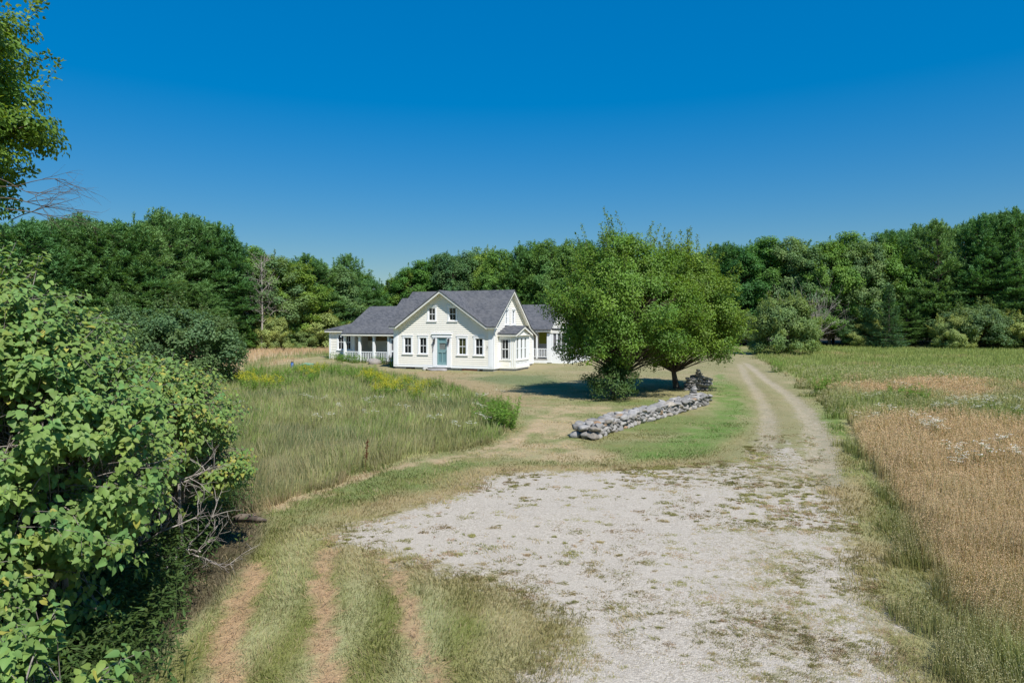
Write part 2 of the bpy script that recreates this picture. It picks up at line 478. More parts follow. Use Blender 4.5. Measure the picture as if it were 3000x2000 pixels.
M['tealnet'] = paint_mat('faded_green_canvas', (.16, .36, .28), .7, .3, 6, (.2, .35, .3))
M['blind'] = paint_mat('yellow_green_blind', (.33, .36, .05), .8, .1)
M['curtain'] = paint_mat('white_curtain', (.55, .55, .52), .9, .2)

def glass_mat(name, base, rough=.06):
    m, nt, out = new_mat(name)
    tc = N(nt, 'ShaderNodeTexCoord'); a = noise(nt, tc.outputs['Object'], 1.3, 3)
    c = mix_col(nt, ramp(nt, a, .35, .65), [q * .55 for q in base], base)
    p = N(nt, 'ShaderNodeBsdfPrincipled'); LK(nt, c, p.inputs['Base Color']); p.inputs['Roughness'].default_value = rough
    p.inputs['Specular IOR Level'].default_value = .6
    bp = N(nt, 'ShaderNodeBump'); bp.inputs['Strength'].default_value = .12; bp.inputs['Distance'].default_value = .02
    LK(nt, noise(nt, tc.outputs['Object'], 4, 1), bp.inputs['Height']); LK(nt, bp.outputs[0], p.inputs['Normal'])
    LK(nt, p.outputs[0], out.inputs[0]); return m
M['glass'] = glass_mat('dark_window_glass', (.022, .026, .028))
M['glassgreen'] = glass_mat('green_tinged_glass', (.065, .070, .030))
M['glasspale'] = glass_mat('curtained_glass', (.22, .24, .23), .2)
M['screen'] = paint_mat('insect_screen', (.15, .15, .16), .8, .2)

# shingles: courses along the roof with uneven tabs
m, nt, out = new_mat('slate_grey_shingles'); M['roof'] = m
tc = N(nt, 'ShaderNodeTexCoord'); sx = N(nt, 'ShaderNodeSeparateXYZ'); LK(nt, tc.outputs['Object'], sx.inputs[0])
zz = math_node(nt, 'MULTIPLY', sx.outputs['Z'], 1 / .115)
fr = math_node(nt, 'FRACT', zz); fl = math_node(nt, 'FLOOR', zz)
cb = N(nt, 'ShaderNodeCombineXYZ')
LK(nt, math_node(nt, 'MULTIPLY', math_node(nt, 'ADD', sx.outputs['X'], sx.outputs['Y']), 1.2), cb.inputs[0]); LK(nt, math_node(nt, 'MULTIPLY', fl, 3.7), cb.inputs[1])
tab = noise(nt, cb.outputs[0], 2.2, 2, .6)
big = noise(nt, tc.outputs['Object'], .7, 4, .6)
c = mix_col(nt, ramp(nt, tab, .36, .64), (.075, .080, .090), (.125, .128, .138))
c = mix_col(nt, math_node(nt, 'MULTIPLY', ramp(nt, big, .42, .66), .45), c, (.145, .145, .148))
c = mix_col(nt, math_node(nt, 'MULTIPLY', math_node(nt, 'LESS_THAN', fr, .22), .55), c, (.04, .04, .045))
p = N(nt, 'ShaderNodeBsdfPrincipled'); LK(nt, c, p.inputs['Base Color']); p.inputs['Roughness'].default_value = .85
p.inputs['Specular IOR Level'].default_value = .2
bp = N(nt, 'ShaderNodeBump'); bp.inputs['Strength'].default_value = .6; bp.inputs['Distance'].default_value = .02
LK(nt, fr, bp.inputs['Height']); LK(nt, bp.outputs[0], p.inputs['Normal']); LK(nt, p.outputs[0], out.inputs[0])

# stone
m, nt, out = new_mat('field_stone'); M['stone'] = m
tc = N(nt, 'ShaderNodeTexCoord'); oi = N(nt, 'ShaderNodeObjectInfo')
at = N(nt, 'ShaderNodeAttribute', attribute_name='tint')
a = noise(nt, tc.outputs['Object'], 6, 6, .7); b = noise(nt, tc.outputs['Object'], 28, 4, .7)
c = mix_col(nt, ramp(nt, a, .35, .65), mix_col(nt, 1.0, at.outputs['Color'], (.72, .73, .76), 'MULTIPLY'), at.outputs['Color'])
c = mix_col(nt, math_node(nt, 'MULTIPLY', ramp(nt, b, .5, .7), .35), c, (.36, .37, .33))
p = N(nt, 'ShaderNodeBsdfPrincipled'); LK(nt, c, p.inputs['Base Color']); p.inputs['Roughness'].default_value = .85
bp = N(nt, 'ShaderNodeBump'); bp.inputs['Strength'].default_value = .7; bp.inputs['Distance'].default_value = .02
LK(nt, b, bp.inputs['Height']); LK(nt, bp.outputs[0], p.inputs['Normal']); LK(nt, p.outputs[0], out.inputs[0])

# ground
def ground_mat(name):
    m, nt, out = new_mat(name)
    geo = N(nt, 'ShaderNodeNewGeometry'); P = geo.outputs['Position']
    base = N(nt, 'ShaderNodeAttribute', attribute_name='tint').outputs['Color']
    g = N(nt, 'ShaderNodeAttribute', attribute_name='gravel').outputs['Fac']
    gw = N(nt, 'ShaderNodeAttribute', attribute_name='weeds').outputs['Fac']
    n_a = noise(nt, P, 1.6, 5, .65); n_b = noise(nt, P, 9, 5, .7); n_c = noise(nt, P, 45, 3, .7)
    lum = math_node(nt, 'MULTIPLY_ADD', n_b, 1.1); nt.nodes[-1].inputs[2].default_value = .45
    lc = N(nt, 'ShaderNodeCombineColor')
    for i in range(3): LK(nt, lum, lc.inputs[i])
    turf = mix_col(nt, 1.0, base, lc.outputs[0], 'MULTIPLY')
    turf = mix_col(nt, math_node(nt, 'MULTIPLY', ramp(nt, n_c, .5, .72), .5), turf, (.36, .29, .17))
    turf = mix_col(nt, math_node(nt, 'MULTIPLY', ramp(nt, n_a, .52, .7), .35), turf, (.12, .13, .045))
    # gravel
    vo = N(nt, 'ShaderNodeTexVoronoi'); vo.inputs['Scale'].default_value = 42; LK(nt, P, vo.inputs['Vector'])
    sep = N(nt, 'ShaderNodeSeparateColor'); LK(nt, vo.outputs['Color'], sep.inputs[0])
    gr = mix_col(nt, sep.outputs[0], (.30, .262, .212), (.53, .475, .395))
    gr = mix_col(nt, math_node(nt, 'MULTIPLY', ramp(nt, noise(nt, P, .7, 4), .4, .62), .5), gr, (.43, .385, .32))
    gr = mix_col(nt, math_node(nt, 'MULTIPLY', ramp(nt, n_a, .5, .7), .35), gr, (.36, .32, .265))
    # flat weeds and thatch growing through the gravel
    mp = N(nt, 'ShaderNodeMapping'); mp.inputs['Scale'].default_value = (1, .75, 1); LK(nt, P, mp.inputs[0])
    wn_ = math_node(nt, 'ADD', math_node(nt, 'MULTIPLY', noise(nt, mp.outputs[0], 5.5, 6, .76), .66), math_node(nt, 'MULTIPLY', noise(nt, P, 17, 3, .7), .32))
    wth = math_node(nt, 'SUBTRACT', wn_, math_node(nt, 'SUBTRACT', .66, gw))
    wfac = ramp(nt, wth, -.02, .045)
    wc = mix_col(nt, ramp(nt, noise(nt, P, 3.1, 3), .4, .6), (.21, .19, .085), (.36, .28, .17))
    wc = mix_col(nt, ramp(nt, n_c, .4, .7), wc, (.19, .185, .085))
    gr = mix_col(nt, math_node(nt, 'MULTIPLY', wfac, .62), gr, wc)
    edge = math_node(nt, 'ADD', g, math_node(nt, 'MULTIPLY', math_node(nt, 'SUBTRACT', math_node(nt, 'ADD', math_node(nt, 'MULTIPLY', n_a, .6), math_node(nt, 'MULTIPLY', n_b, .4)), .5), 3.2))
    ef = ramp(nt, edge, -.12, .35)
    col = mix_col(nt, ef, turf, gr)
    p = N(nt, 'ShaderNodeBsdfPrincipled'); LK(nt, col, p.inputs['Base Color']); p.inputs['Roughness'].default_value = .95
    p.inputs['Specular IOR Level'].default_value = .1
    bp = N(nt, 'ShaderNodeBump'); bp.inputs['Strength'].default_value = .8; bp.inputs['Distance'].default_value = .03
    h = math_node(nt, 'ADD', math_node(nt, 'MULTIPLY', vo.outputs['Distance'], -.5), n_b)
    LK(nt, h, bp.inputs['Height']); LK(nt, bp.outputs[0], p.inputs['Normal'])
    LK(nt, p.outputs[0], out.inputs[0]); return m
M['ground'] = ground_mat('turf_and_gravel')

# ------------------------------------------------------------------ ground sheets
def axis(lo, hi, step, grow, far_lo, far_hi):
    a = list(np.arange(lo, hi, step)); s = step; q = a[-1]
    while q < far_hi: s *= grow; q += s; a.append(q)
    s = step; q = a[0]; b = []
    while q > far_lo: s *= grow; q -= s; b.append(q)
    return np.array(b[::-1] + a)
xs = axis(-16, 22, .16, 1.06, -1800, 1800)
ys = axis(4, 46, .16, 1.05, -120, 2600)
GX, GY = np.meshgrid(xs, ys)
PG = np.stack([GX.ravel(), GY.ravel()], 1)
ZG = zones(PG)
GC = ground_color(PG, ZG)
wx, wy = PG[:, 0], PG[:, 1]
gsd = np.maximum(ZG['gravel'] - 1.05 * sst(wy, 19.5, 25.5), np.where(ZG['drive'] > -1, np.maximum(.62 - ZG['rr'] - .5 * sst(wy, 30, 55), .38 - ZG['rl'] - .35 * sst(wy, 28, 45)), -5))
gsd = np.clip(gsd, -6, 6)
ridge = gpoly([(1790, 1080), (1760, 1180), (1770, 1300), (1800, 1420), (1830, 1568)])
dR = dist_line(PG, ridge)
gweed = .072 + .055 * sst(-dR, -1.1, -.1) + .055 * sst(wx, 2.0, 4.6) * sst(-wy, -18, -10) + .09 * sst(wy, 16, 19) * sst(wx, 3, 6) + .10 * sst(-ZG['gravel'], -1.1, -.1)
rut = np.exp(-(ZG['tr'] / .2) ** 2) * .05 + np.exp(-(ZG['rr'] / .4) ** 2) * .06 + np.exp(-(ZG['rl'] / .5) ** 2) * .05
bumps = (fbm(wx, wy, 1.1) - .5) * .07 * sst(-np.abs(ZG['gravel']) * 0 - ZG['gravel'], -.2, .6) + (fbm(wx, wy, .5) - .5) * .05
bumps = bumps * sst(-wy, -90, -60)
GZ = G(wx, wy) + bumps - rut
def GH(x, y):
    """height of the ground surface as built"""
    return G(x, y)
nx, ny = len(xs), len(ys)
I = np.arange(nx * ny).reshape(ny, nx)
Q = np.stack([I[:-1, :-1], I[:-1, 1:], I[1:, 1:], I[1:, :-1]], -1).reshape(-1, 4)
qc = PG[Q].mean(1)
qg = gsd[Q].mean(1); qd = ZG['drive'][Q].mean(1); qpr = (ZG['gravel'][Q].mean(1) > 0)
qt = ZG['tr'][Q].mean(1)
cls = np.zeros(len(Q), int)
cls[(qd > 0)] = 2
cls[qpr] = 1
cls[(cls == 0) & (qt < .19)] = 3
def sheet(name, sel, label):
    F = Q[sel]; used, inv = np.unique(F, return_inverse=True); F2 = inv.reshape(-1, 4)
    me = bpy.data.meshes.new(name)
    V = np.stack([wx[used], wy[used], GZ[used]], 1).astype(np.float32)
    me.vertices.add(len(V)); me.vertices.foreach_set('co', V.ravel())
    me.loops.add(F2.size); me.loops.foreach_set('vertex_index', F2.astype(np.int32).ravel())
    me.polygons.add(len(F2)); me.polygons.foreach_set('loop_start', np.arange(0, F2.size, 4, dtype=np.int32))
    me.polygons.foreach_set('loop_total', np.full(len(F2), 4, dtype=np.int32))
    me.polygons.foreach_set('use_smooth', np.ones(len(F2), bool))
    at = me.attributes.new('tint', 'FLOAT_COLOR', 'POINT')
    at.data.foreach_set('color', np.concatenate([GC[used], np.ones((len(used), 1))], 1).astype(np.float32).ravel())
    for nm, arr in (('gravel', gsd), ('weeds', gweed)):
        a = me.attributes.new(nm, 'FLOAT', 'POINT'); a.data.foreach_set('value', arr[used].astype(np.float32))
    me.update(calc_edges=True)
    o = link_mesh(name, me, M['ground'])
    return setp(o, label, name.replace('_', ' '), None, 'structure')
sheet('ground', cls == 0, 'mown grass and meadow ground reaching back under the wood')
sheet('gravel_yard', cls == 1, 'pale gravel turning area dotted with flat brown weeds')
sheet('dirt_drive', cls == 2, 'worn dirt and grass drive curving away past the stone wall')
sheet('wheel_tracks', cls == 3, 'straw coloured wheel tracks through the grass at the front')

# ------------------------------------------------------------------ farmhouse
RZ = math.atan2(-.3907, .9205)
house = empty('farmhouse', (-1.57, 58.0, 0.6), RZ,
              'cream clapboard farmhouse with grey roofs, teal front door and porches on both sides', 'house')

def intervals(poly, z):
    xs_ = []
    n = len(poly)
    for i in range(n):
        a, b = poly[i], poly[(i + 1) % n]
        if (a[1] > z) != (b[1] > z): xs_.append(a[0] + (b[0] - a[0]) * (z - a[1]) / (b[1] - a[1]))
    xs_.sort(); return [(xs_[i], xs_[i + 1]) for i in range(0, len(xs_) - 1, 2)]

def clap(name, plane, poly, holes=(), z0=.3, parent=None, mat='siding', step=.17):
    mb = MB(); zmax = max(p[1] for p in poly); z = z0
    while z < zmax - .02:
        zt = min(z + step, zmax - .01)
        zh = zt + .0
        for (a0, a1) in intervals(poly, z + .01):
            top = intervals(poly, zt - .005)
            t0, t1 = (a0, a1)
            for (u0, u1) in top:
                if u1 > a0 and u0 < a1: t0, t1 = max(u0, a0), min(u1, a1)
            segs = [(a0, a1, t0, t1)]
            for h in holes:
                if z + step * .5 > h[2] and z + step * .5 < h[3]:
                    ns = []
                    for (b0, b1, c0, c1) in segs:
                        if h[1] <= b0 or h[0] >= b1: ns.append((b0, b1, c0, c1)); continue
                        if h[0] > b0: ns.append((b0, h[0], c0, h[0]))
                        if h[1] < b1: ns.append((h[1], b1, h[1], c1))
                    segs = ns
            for (b0, b1, c0, c1) in segs:
                jb = .040
                mb.poly([pmap(plane, b0, jb, z), pmap(plane, b1, jb, z), pmap(plane, c1, .004, zt), pmap(plane, c0, .004, zt)])
                mb.poly([pmap(plane, b0, 0, z + .001), pmap(plane, b1, 0, z + .001), pmap(plane, b1, jb, z), pmap(plane, b0, jb, z)])
        z = zt
        if zt >= zmax - .011: break
    # sheathing behind, kept clear of the openings
    zs = sorted({min(p[1] for p in poly), zmax} | {h[2] for h in holes} | {h[3] for h in holes} | {p[1] for p in poly})
    for za, zb in zip(zs[:-1], zs[1:]):
        for (a0, a1) in intervals(poly, (za + zb) / 2):
            lo = [i for i in intervals(poly, za + 1e-4) if i[1] > a0 and i[0] < a1]; hi = [i for i in intervals(poly, zb - 1e-4) if i[1] > a0 and i[0] < a1]
            l0, l1 = lo[0] if lo else (a0, a1); h0, h1 = hi[0] if hi else (a0, a1)
            segs = [(l0, l1, h0, h1)]
            for h in holes:
                if za >= h[2] - 1e-6 and zb <= h[3] + 1e-6:
                    ns = []
                    for (b0, b1, c0, c1) in segs:
                        if h[1] <= b0 or h[0] >= b1: ns.append((b0, b1, c0, c1)); continue
                        ns.append((b0, h[0], c0, h[0])); ns.append((h[1], b1, h[1], c1))
                    segs = ns
            for (b0, b1, c0, c1) in segs:
                mb.poly([pmap(plane, b0, -.01, za), pmap(plane, b1, -.01, za), pmap(plane, c1, -.01, zb), pmap(plane, c0, -.01, zb)])
    me = bpy.data.meshes.new(name); me.from_pydata(mb.v, [], mb.f); me.update()
    return link_mesh(name, me, M[mat], parent or house)

def window(plane, a0, a1, z0, z1, cw=.17, glass='glass', mat='trim', muntin=True, sill=True, head=.2, label=None, curtain=False):
    """casing with sash, muntins and pane as sub-parts. a0..a1, z0..z1 is the glazed opening"""
    c = MB()
    c.prect(plane, a0 - cw, a0, z0 - .02, z1, -.03, .055); c.prect(plane, a1, a1 + cw, z0 - .02, z1, -.03, .055)
    c.prect(plane, a0 - cw - .02, a1 + cw + .02, z1, z1 + head, -.03, .065)
    if head > .1: c.prect(plane, a0 - cw - .05, a1 + cw + .05, z1 + head, z1 + head + .035, -.02, .10)
    w = c.build('window', M[mat], house)
    if label: w['label'] = label
    if sill:
        s_ = MB(); s_.prect(plane, a0 - cw - .04, a1 + cw + .04, z0 - .10, z0 - .02, -.03, .11); s_.build('sill', M[mat], w)
    f = MB(); zm = (z0 + z1) / 2; e = .045
    for (u0, u1, q0, q1, o) in ((a0, a0 + e, z0 - .02, z1, 0), (a1 - e, a1, z0 - .02, z1, 0), (a0 + e, a1 - e, z1 - e, z1, 0), (a0 + e, a1 - e, z0 - .02, z0 + .05, 0), (a0 + e, a1 - e, zm - .025, zm + .025, .006)):
        f.prect(plane, u0, u1, q0, q1, -.05, -.005 + o)
    if muntin:
        am = (a0 + a1) / 2
        f.prect(plane, am - .013, am + .013, z0 + .05, zm - .025, -.045, -.012); f.prect(plane, am - .013, am + .013, zm + .025, z1 - e, -.045, -.012)
    f.build('sash', M['teal' if False else 'trim'], w)
    g = MB(); g.prect(plane, a0 + .002, a1 - .002, z0, z1, -.06, -.032); g.build('pane', M[glass], w)
    if curtain: pass
    return w

F0 = ('F', 0.0); R0 = ('R', 0.0)
# front wall
winF = [(-8.81, -8.09, 1.40, 2.82, 'glass'), (-7.22, -6.52, 1.40, 2.82, 'glass'), (-3.32, -2.60, 1.38, 2.80, 'glassgreen'), (-1.70, -1.0, 1.38, 2.80, 'glass'),
        (-6.30, -5.64, 4.32, 5.48, 'glass'), (-4.24, -3.58, 4.32, 5.48, 'glass')]
frontpoly = [(-9.9, .25), (0, .25), (0, 3.8), (-.52, 3.8), (-4.95, 6.84), (-9.38, 3.8), (-9.9, 3.8)]
clap('front_wall', F0, frontpoly, [(a, b, c_, d) for a, b, c_, d, _ in winF] + [(-5.45, -4.45, .42, 2.82)])
for (a, b, c_, d, gl) in winF:
    up = c_ > 4
    window(F0, a, b, c_, d, .17 if not up else .15, gl, head=.2 if not up else .12,
           label='window with greenish yellow panes right of the door' if gl == 'glassgreen' else None)
# side wall
sidepoly = [(0, .25), (7.2, .25), (7.2, 4.0), (3.6, 6.93), (0, 4.12)]
clap('side_wall', R0, sidepoly, [(2.51, 3.03, 4.02, 5.24), (4.03, 4.56, 4.02, 5.24), (1.0, 4.3, .3, 3.05)])
for (a, b) in ((2.51, 3.03), (4.03, 4.56)): window(R0, a, b, 4.02, 5.24, .13, 'glasspale', head=.12)
clap('addition_wall', R0, [(7.2, .25), (9.3, .25), (9.3, 2.98), (7.2, 3.86)], [(7.6, 8.1, 1.35, 2.65)])
window(R0, 7.6, 8.1, 1.35, 2.65, .12, 'glass', head=.1)
b = MB()
b.plate(('L', -9.9), [(0, .25), (7.2, .25), (7.2, 3.8), (3.6, 6.82), (0, 3.8)], -.01, .02)
b.plate(('B', 9.3), [(-9.9, .25), (0, .25), (0, 2.98), (-9.9, 2.98)], -.01, .02)
b.build('rear_wall', M['siding'], house)
# corner boards, skirt, frieze
for a0, a1 in ((-9.93, -9.43), (-.47, .03)):
    t = MB(); t.prect(F0, a0, a1, .2, 3.62, -.02, .05); t.prect(F0, a0 + .1, a1 - .1, .35, 3.45, .05, .065)
    t.prect(F0, a0 - .03, a1 + .03, 3.62, 3.80, -.02, .09); t.build('corner_board', M['trim'], house)
for q in ((-.05, .12, .2, 3.62), (9.12, 9.32, .2, 2.9)):
    t = MB(); t.prect(R0, *q, .0, .05); t.build('corner_board', M['trim'], house)
for pl, a0, a1 in ((F0, -9.43, -5.86), (F0, -4.04, -.47), (R0, .12, .97), (R0, 4.34, 9.12)):
    t = MB(); t.prect(pl, a0, a1, .2, .42, -.02, .045); t.build('skirt_board', M['trim'], house)
# rake boards
def rake(mb, plane, p, q, wd, o0, o1):
    """board whose top edge runs p -> q"""
    (a0, z0), (a1, z1) = p, q
    mb.plate(plane, [(a0, z0 - wd), (a1, z1 - wd), (a1, z1), (a0, z0)], o0, o1)
rk = MB()
rake(rk, F0, (-9.43, 3.76), (-4.95, 6.86), .46, .0, .06); rake(rk, F0, (-4.95, 6.86), (-.47, 3.76), .46, .0, .055)
rake(rk, R0, (.0, 4.12), (3.6, 6.94), .46, .0, .06); rake(rk, R0, (3.6, 6.94), (7.2, 4.02), .46, .0, .055)
rk.build('frieze_board', M['trimsh'], house)
# roofs -----------------------------------------------------------------
def slab(mb, pts, th=.09):
    mb.prism([(x, y, z - th) for x, y, z in pts], pts)
SG = (6.98 - 3.85) / 4.51
mr = MB()
slab(mr, [(-10.15, -.56, 3.84), (-9.46, -.56, 3.84), (-4.95, 3.44, 6.97), (-.44, -.56, 3.84), (.46, -.56, 3.84), (.46, 3.6, 7.10), (-10.15, 3.6, 7.10)])
slab(mr, [(-10.15, 3.6, 7.10), (.46, 3.6, 7.10), (.46, 7.55, 3.87), (-10.15, 7.55, 3.87)])
mr.build('main_roof', M['roof'], house)
cg = MB()
slab(cg, [(-4.95, -.58, 6.99), (-.42, -.58, 3.85), (-4.95, 3.50, 6.99)])
slab(cg, [(-4.95, -.58, 6.99), (-4.95, 3.50, 6.99), (-9.48, -.58, 3.85)])
cg.build('gable_roof', M['roof'], house)
lr = MB(); slab(lr, [(-9.9, 7.25, 3.98), (.44, 7.25, 3.98), (.44, 9.65, 2.96), (-9.9, 9.65, 2.96)]); lr.build('rear_roof', M['roof'], house)
# verge boards under the roof edges
vb = MB()
def beam(mb, p, q, dx, dy, h):
    """beam from p to q with width vector (dx,dy) and height h below"""
    (x0, y0, z0), (x1, y1, z1) = p, q
    mb.prism([(x0, y0, z0 - h), (x1, y1, z1 - h), (x1 + dx, y1 + dy, z1 - h), (x0 + dx, y0 + dy, z0 - h)], [(x0, y0, z0), (x1, y1, z1), (x1 + dx, y1 + dy, z1), (x0 + dx, y0 + dy, z0)])
beam(vb, (-4.95, -.54, 6.89), (-.44, -.54, 3.76), 0, .05, .17); beam(vb, (-4.95, -.54, 6.89), (-9.46, -.54, 3.76), 0, .05, .17)
beam(vb, (.42, -.48, 3.78), (.42, 3.6, 7.0), -.05, 0, .19); beam(vb, (.42, 3.6, 7.0), (.42, 7.5, 3.77), -.05, 0, .19)
# soffits and box eaves
vb.box(-10.1, -9.46, -.52, 0, 3.64, 3.74); vb.box(-.44, .42, -.52, 0, 3.64, 3.74)
beam(vb, (.37, 7.3, 3.87), (.37, 9.6, 2.88), -.05, 0, .16)
vb.build('verge_board', M['trimsh'], house)
sf = MB()
sf.prism([(-4.95, -.49, 6.82), (-.5, -.49, 3.74), (-.5, 0, 3.74), (-4.95, 0, 6.82)], [(-4.95, -.49, 6.86), (-.5, -.49, 3.78), (-.5, 0, 3.78), (-4.95, 0, 6.86)])
sf.prism([(-4.95, -.49, 6.82), (-9.4, -.49, 3.74), (-9.4, 0, 3.74), (-4.95, 0, 6.82)], [(-4.95, -.49, 6.86), (-9.4, -.49, 3.78), (-9.4, 0, 3.78), (-4.95, 0, 6.86)])
sf.prism([(.0, 0, 4.10), (.37, 0, 4.10), (.37, 3.6, 6.88), (.0, 3.6, 6.88)], [(.0, 0, 4.14), (.37, 0, 4.14), (.37, 3.6, 6.92), (.0, 3.6, 6.92)])
sf.prism([(.0, 7.2, 3.86), (.37, 7.2, 3.86), (.37, 3.6, 6.88), (.0, 3.6, 6.88)], [(.0, 7.2, 3.9), (.37, 7.2, 3.9), (.37, 3.6, 6.92), (.0, 3.6, 6.92)])
sf.build('soffit', M['trimsh'], house)
# foundation
fd = MB(); fd.box(-9.8, -.06, .06, 9.2, -.6, .21); fd.box(-.06, 1.48, 1.05, 4.28, -.6, .2)
fo = fd.build('foundation', M['found'], house)
for q in ((-8.66, -7.75), (-1.35, -1.05)):
    d_ = MB(); d_.box(*q, .02, .10, -.1, .16); d_.build('vent', M['dark'], fo)  # solid dark blocks, the shade inside the vent openings put in as colour
d_ = MB(); d_.box(-3.0, -1.57, .01, .10, -.2, .205); d_.build('brick_patch', M['brick'], fo)
# entrance
en = MB()
en.prect(F0, -5.86, -5.45, .24, 2.86, -.02, .07); en.prect(F0, -4.45, -4.04, .24, 2.86, -.02, .07)
en.prect(F0, -5.45, -4.45, .24, .42, -.02, .09); en.prect(F0, -5.45, -4.45, 2.82, 2.86, -.02, .07)
en.prect(F0, -5.92, -4.0, 2.86, 3.14, -.02, .10); en.prect(F0, -5.98, -3.94, 3.14, 3.20, -.02, .16); en.prect(F0, -5.92, -4.0, 3.20, 3.25, -.02, .12)
door = MB()
x0, x1 = -5.43, -4.47
door.prect(F0, x0, x0 + .12, .44, 2.80, -.03, .03); door.prect(F0, x1 - .12, x1, .44, 2.80, -.03, .03)
for q0, q1 in ((.44, .68), (1.52, 1.66), (1.72, 1.80), (2.36, 2.46), (2.72, 2.80)): door.prect(F0, x0 + .12, x1 - .12, q0, q1, -.03, .028)
door.prect(F0, -4.99, -4.91, .68, 1.52, -.03, .025)
door.prect(F0, x0 + .12, x1 - .12, 1.66, 1.72, -.03, .015); door.prect(F0, x0 + .12, x0 + .2, 1.80, 2.36, -.03, .02)
do = door.build('front_door', M['teal'], house)
M['tscreen'] = paint_mat('teal_screen', (.14, .27, .29), .6, .2)
for q in ((.68, 1.52), (2.46, 2.72)):
    g = MB(); g.prect(F0, x0 + .12, x1 - .12, *q, -.05, -.02); g.build('panel', M['tscreen'], do)
g = MB(); g.prect(F0, x0 + .2, x1 - .12, 1.80, 2.36, -.05, -.02); g.build('pane', M['glasspale'], do)
g = MB(); g.tube([(-4.53, -.06, 1.55), (-4.53, -.06, 1.72)], [.015, .015], 6); g.tube([(-4.53, -.03, 1.62), (-4.53, -.075, 1.62)], [.02, .02], 6); g.build('handle', M['metal'], do)
en.build('door_surround', M['trim'], house)
for k, xx in enumerate((-5.66, -4.24)):       # lanterns beside the door
    g = MB(); g.prect(F0, xx - .05, xx + .05, 2.62, 2.78, .07, .10)
    g.tube([(xx, -.10, 2.74), (xx, -.20, 2.76), (xx, -.20, 2.72)], [.015, .015, .015], 6)
    g.prism([(xx - .05, -.15, 2.46), (xx + .05, -.15, 2.46), (xx + .05, -.25, 2.46), (xx - .05, -.25, 2.46)], [(xx - .075, -.125, 2.68), (xx + .075, -.125, 2.68), (xx + .075, -.275, 2.68), (xx - .075, -.275, 2.68)])
    g.prism([(xx - .09, -.11, 2.68), (xx + .09, -.11, 2.68), (xx + .09, -.29, 2.68), (xx - .09, -.29, 2.68)], [(xx - .02, -.18, 2.76), (xx + .02, -.18, 2.76), (xx + .02, -.22, 2.76), (xx - .02, -.22, 2.76)])
    g.build('wall_lantern', M['metal'], house)
g = MB()      # the torn grey patches where vines were pulled off beside the door
g.plate(F0, [(-5.90, 1.55), (-5.80, 1.62), (-5.78, 2.0), (-5.64, 2.3), (-5.60, 2.75), (-5.74, 2.78), (-5.86, 2.4), (-5.92, 2.05), (-5.86, 1.95)], .071, .085)
g.build('weathered_patch', M['reveal'], house); g = MB()
g.plate(F0, [(-4.42, 2.2), (-4.32, 1.98), (-4.26, 2.2), (-4.2, 2.5), (-4.2, 2.76), (-4.36, 2.78), (-4.38, 2.5)], .071, .085)
g.build('weathered_patch', M['reveal'], house)
g = MB(); g.tube([(-.62, -.03, 1.9), (-.5, -.12, 1.98), (-.45, -.15, 2.03), (-.5, -.12, 2.08), (-.62, -.03, 2.16)], [.014] * 5, 6); g.build('flag_bracket', M['metal'], house)

# bay window -------------------------------------------------------------
BF = ('F', 1.0); BR = ('R', 1.55)
bay = MB()
bay.prect(BF, 0, .22, .22, 3.05, -.12, 0); bay.prect(BF, 1.05, 1.55, .22, 3.05, -.12, 0)
bay.prect(BF, .22, 1.05, .22, .98, -.12, 0); bay.prect(BF, .22, 1.05, 2.74, 3.05, -.12, 0)
for a0, a1 in ((1.0, 1.36), (1.90, 2.30), (2.80, 3.18), (3.68, 4.34)): bay.prect(BR, a0 + (.12 if a0 < 1.1 else 0), a1, .22, 3.05, -.12, 0)
bay.prect(BR, 1.36, 3.68, .22, .98, -.12, 0.002); bay.prect(BR, 1.36, 3.68, 2.84, 3.05, -.12, 0.002)
bay.box(0, 1.43, 4.22, 4.34, .22, 3.05)
bo = bay.build('bay_window', M['trim'], house)
for pl, a0, a1, z0_, z1_, gl in ((BF, .30, .97, 1.02, 2.72, 'glass'), (BR, 1.38, 1.88, .98, 2.83, 'glasspale'), (BR, 2.32, 2.80, .98, 2.83, 'glasspale'), (BR, 3.20, 3.67, .98, 2.83, 'glasspale')):
    f = MB(); e = .05; zm = (z0_ + z1_) / 2
    for (u0, u1, q0, q1) in ((a0, a0 + e, z0_, z1_), (a1 - e, a1, z0_, z1_), (a0 + e, a1 - e, z1_ - e, z1_), (a0 + e, a1 - e, z0_, z0_ + .06), (a0 + e, a1 - e, zm - .03, zm + .03)): f.prect(pl, u0, u1, q0, q1, -.06, -.01)
    if pl is BF:
        am = (a0 + a1) / 2; f.prect(pl, am - .015, am + .015, z0_ + .06, zm - .03, -.05, -.02); f.prect(pl, am - .015, am + .015, zm + .03, z1_ - e, -.05, -.02)
    f.build('sash', M['trim'], bo)
    g = MB(); g.prect(pl, a0, a1, z0_, z1_, -.085, -.055); g.build('pane', M[gl], bo)
tr_ = MB()
tr_.prect(BF, .1, 1.2, .88, .96, 0.0, .06); tr_.prect(BR, 1.2, 4.1, .86, .94, 0.003, .06)
tr_.prect(BF, 1.40, 1.52, .25, 2.95, 0.0, .03); tr_.prect(BF, 1.2, 1.3, .25, 2.95, 0.0, .025); tr_.prect(BR, 1.0, 1.12, .25, 2.95, .003, .03)
tr_.prect(BF, 0, 1.60, .2, .36, 0, .04); tr_.prect(BR, .96, 4.36, .2, .36, .003, .04)
for a0 in (1.38, 2.30, 3.2): tr_.prect(BR, a0, a0 + .5, .70, .74, .003, .03)
tr_.box(-.0, 1.80, .74, .80, 3.0, 3.13); tr_.box(-.0, 1.75, .80, 4.5, 3.03, 3.09)
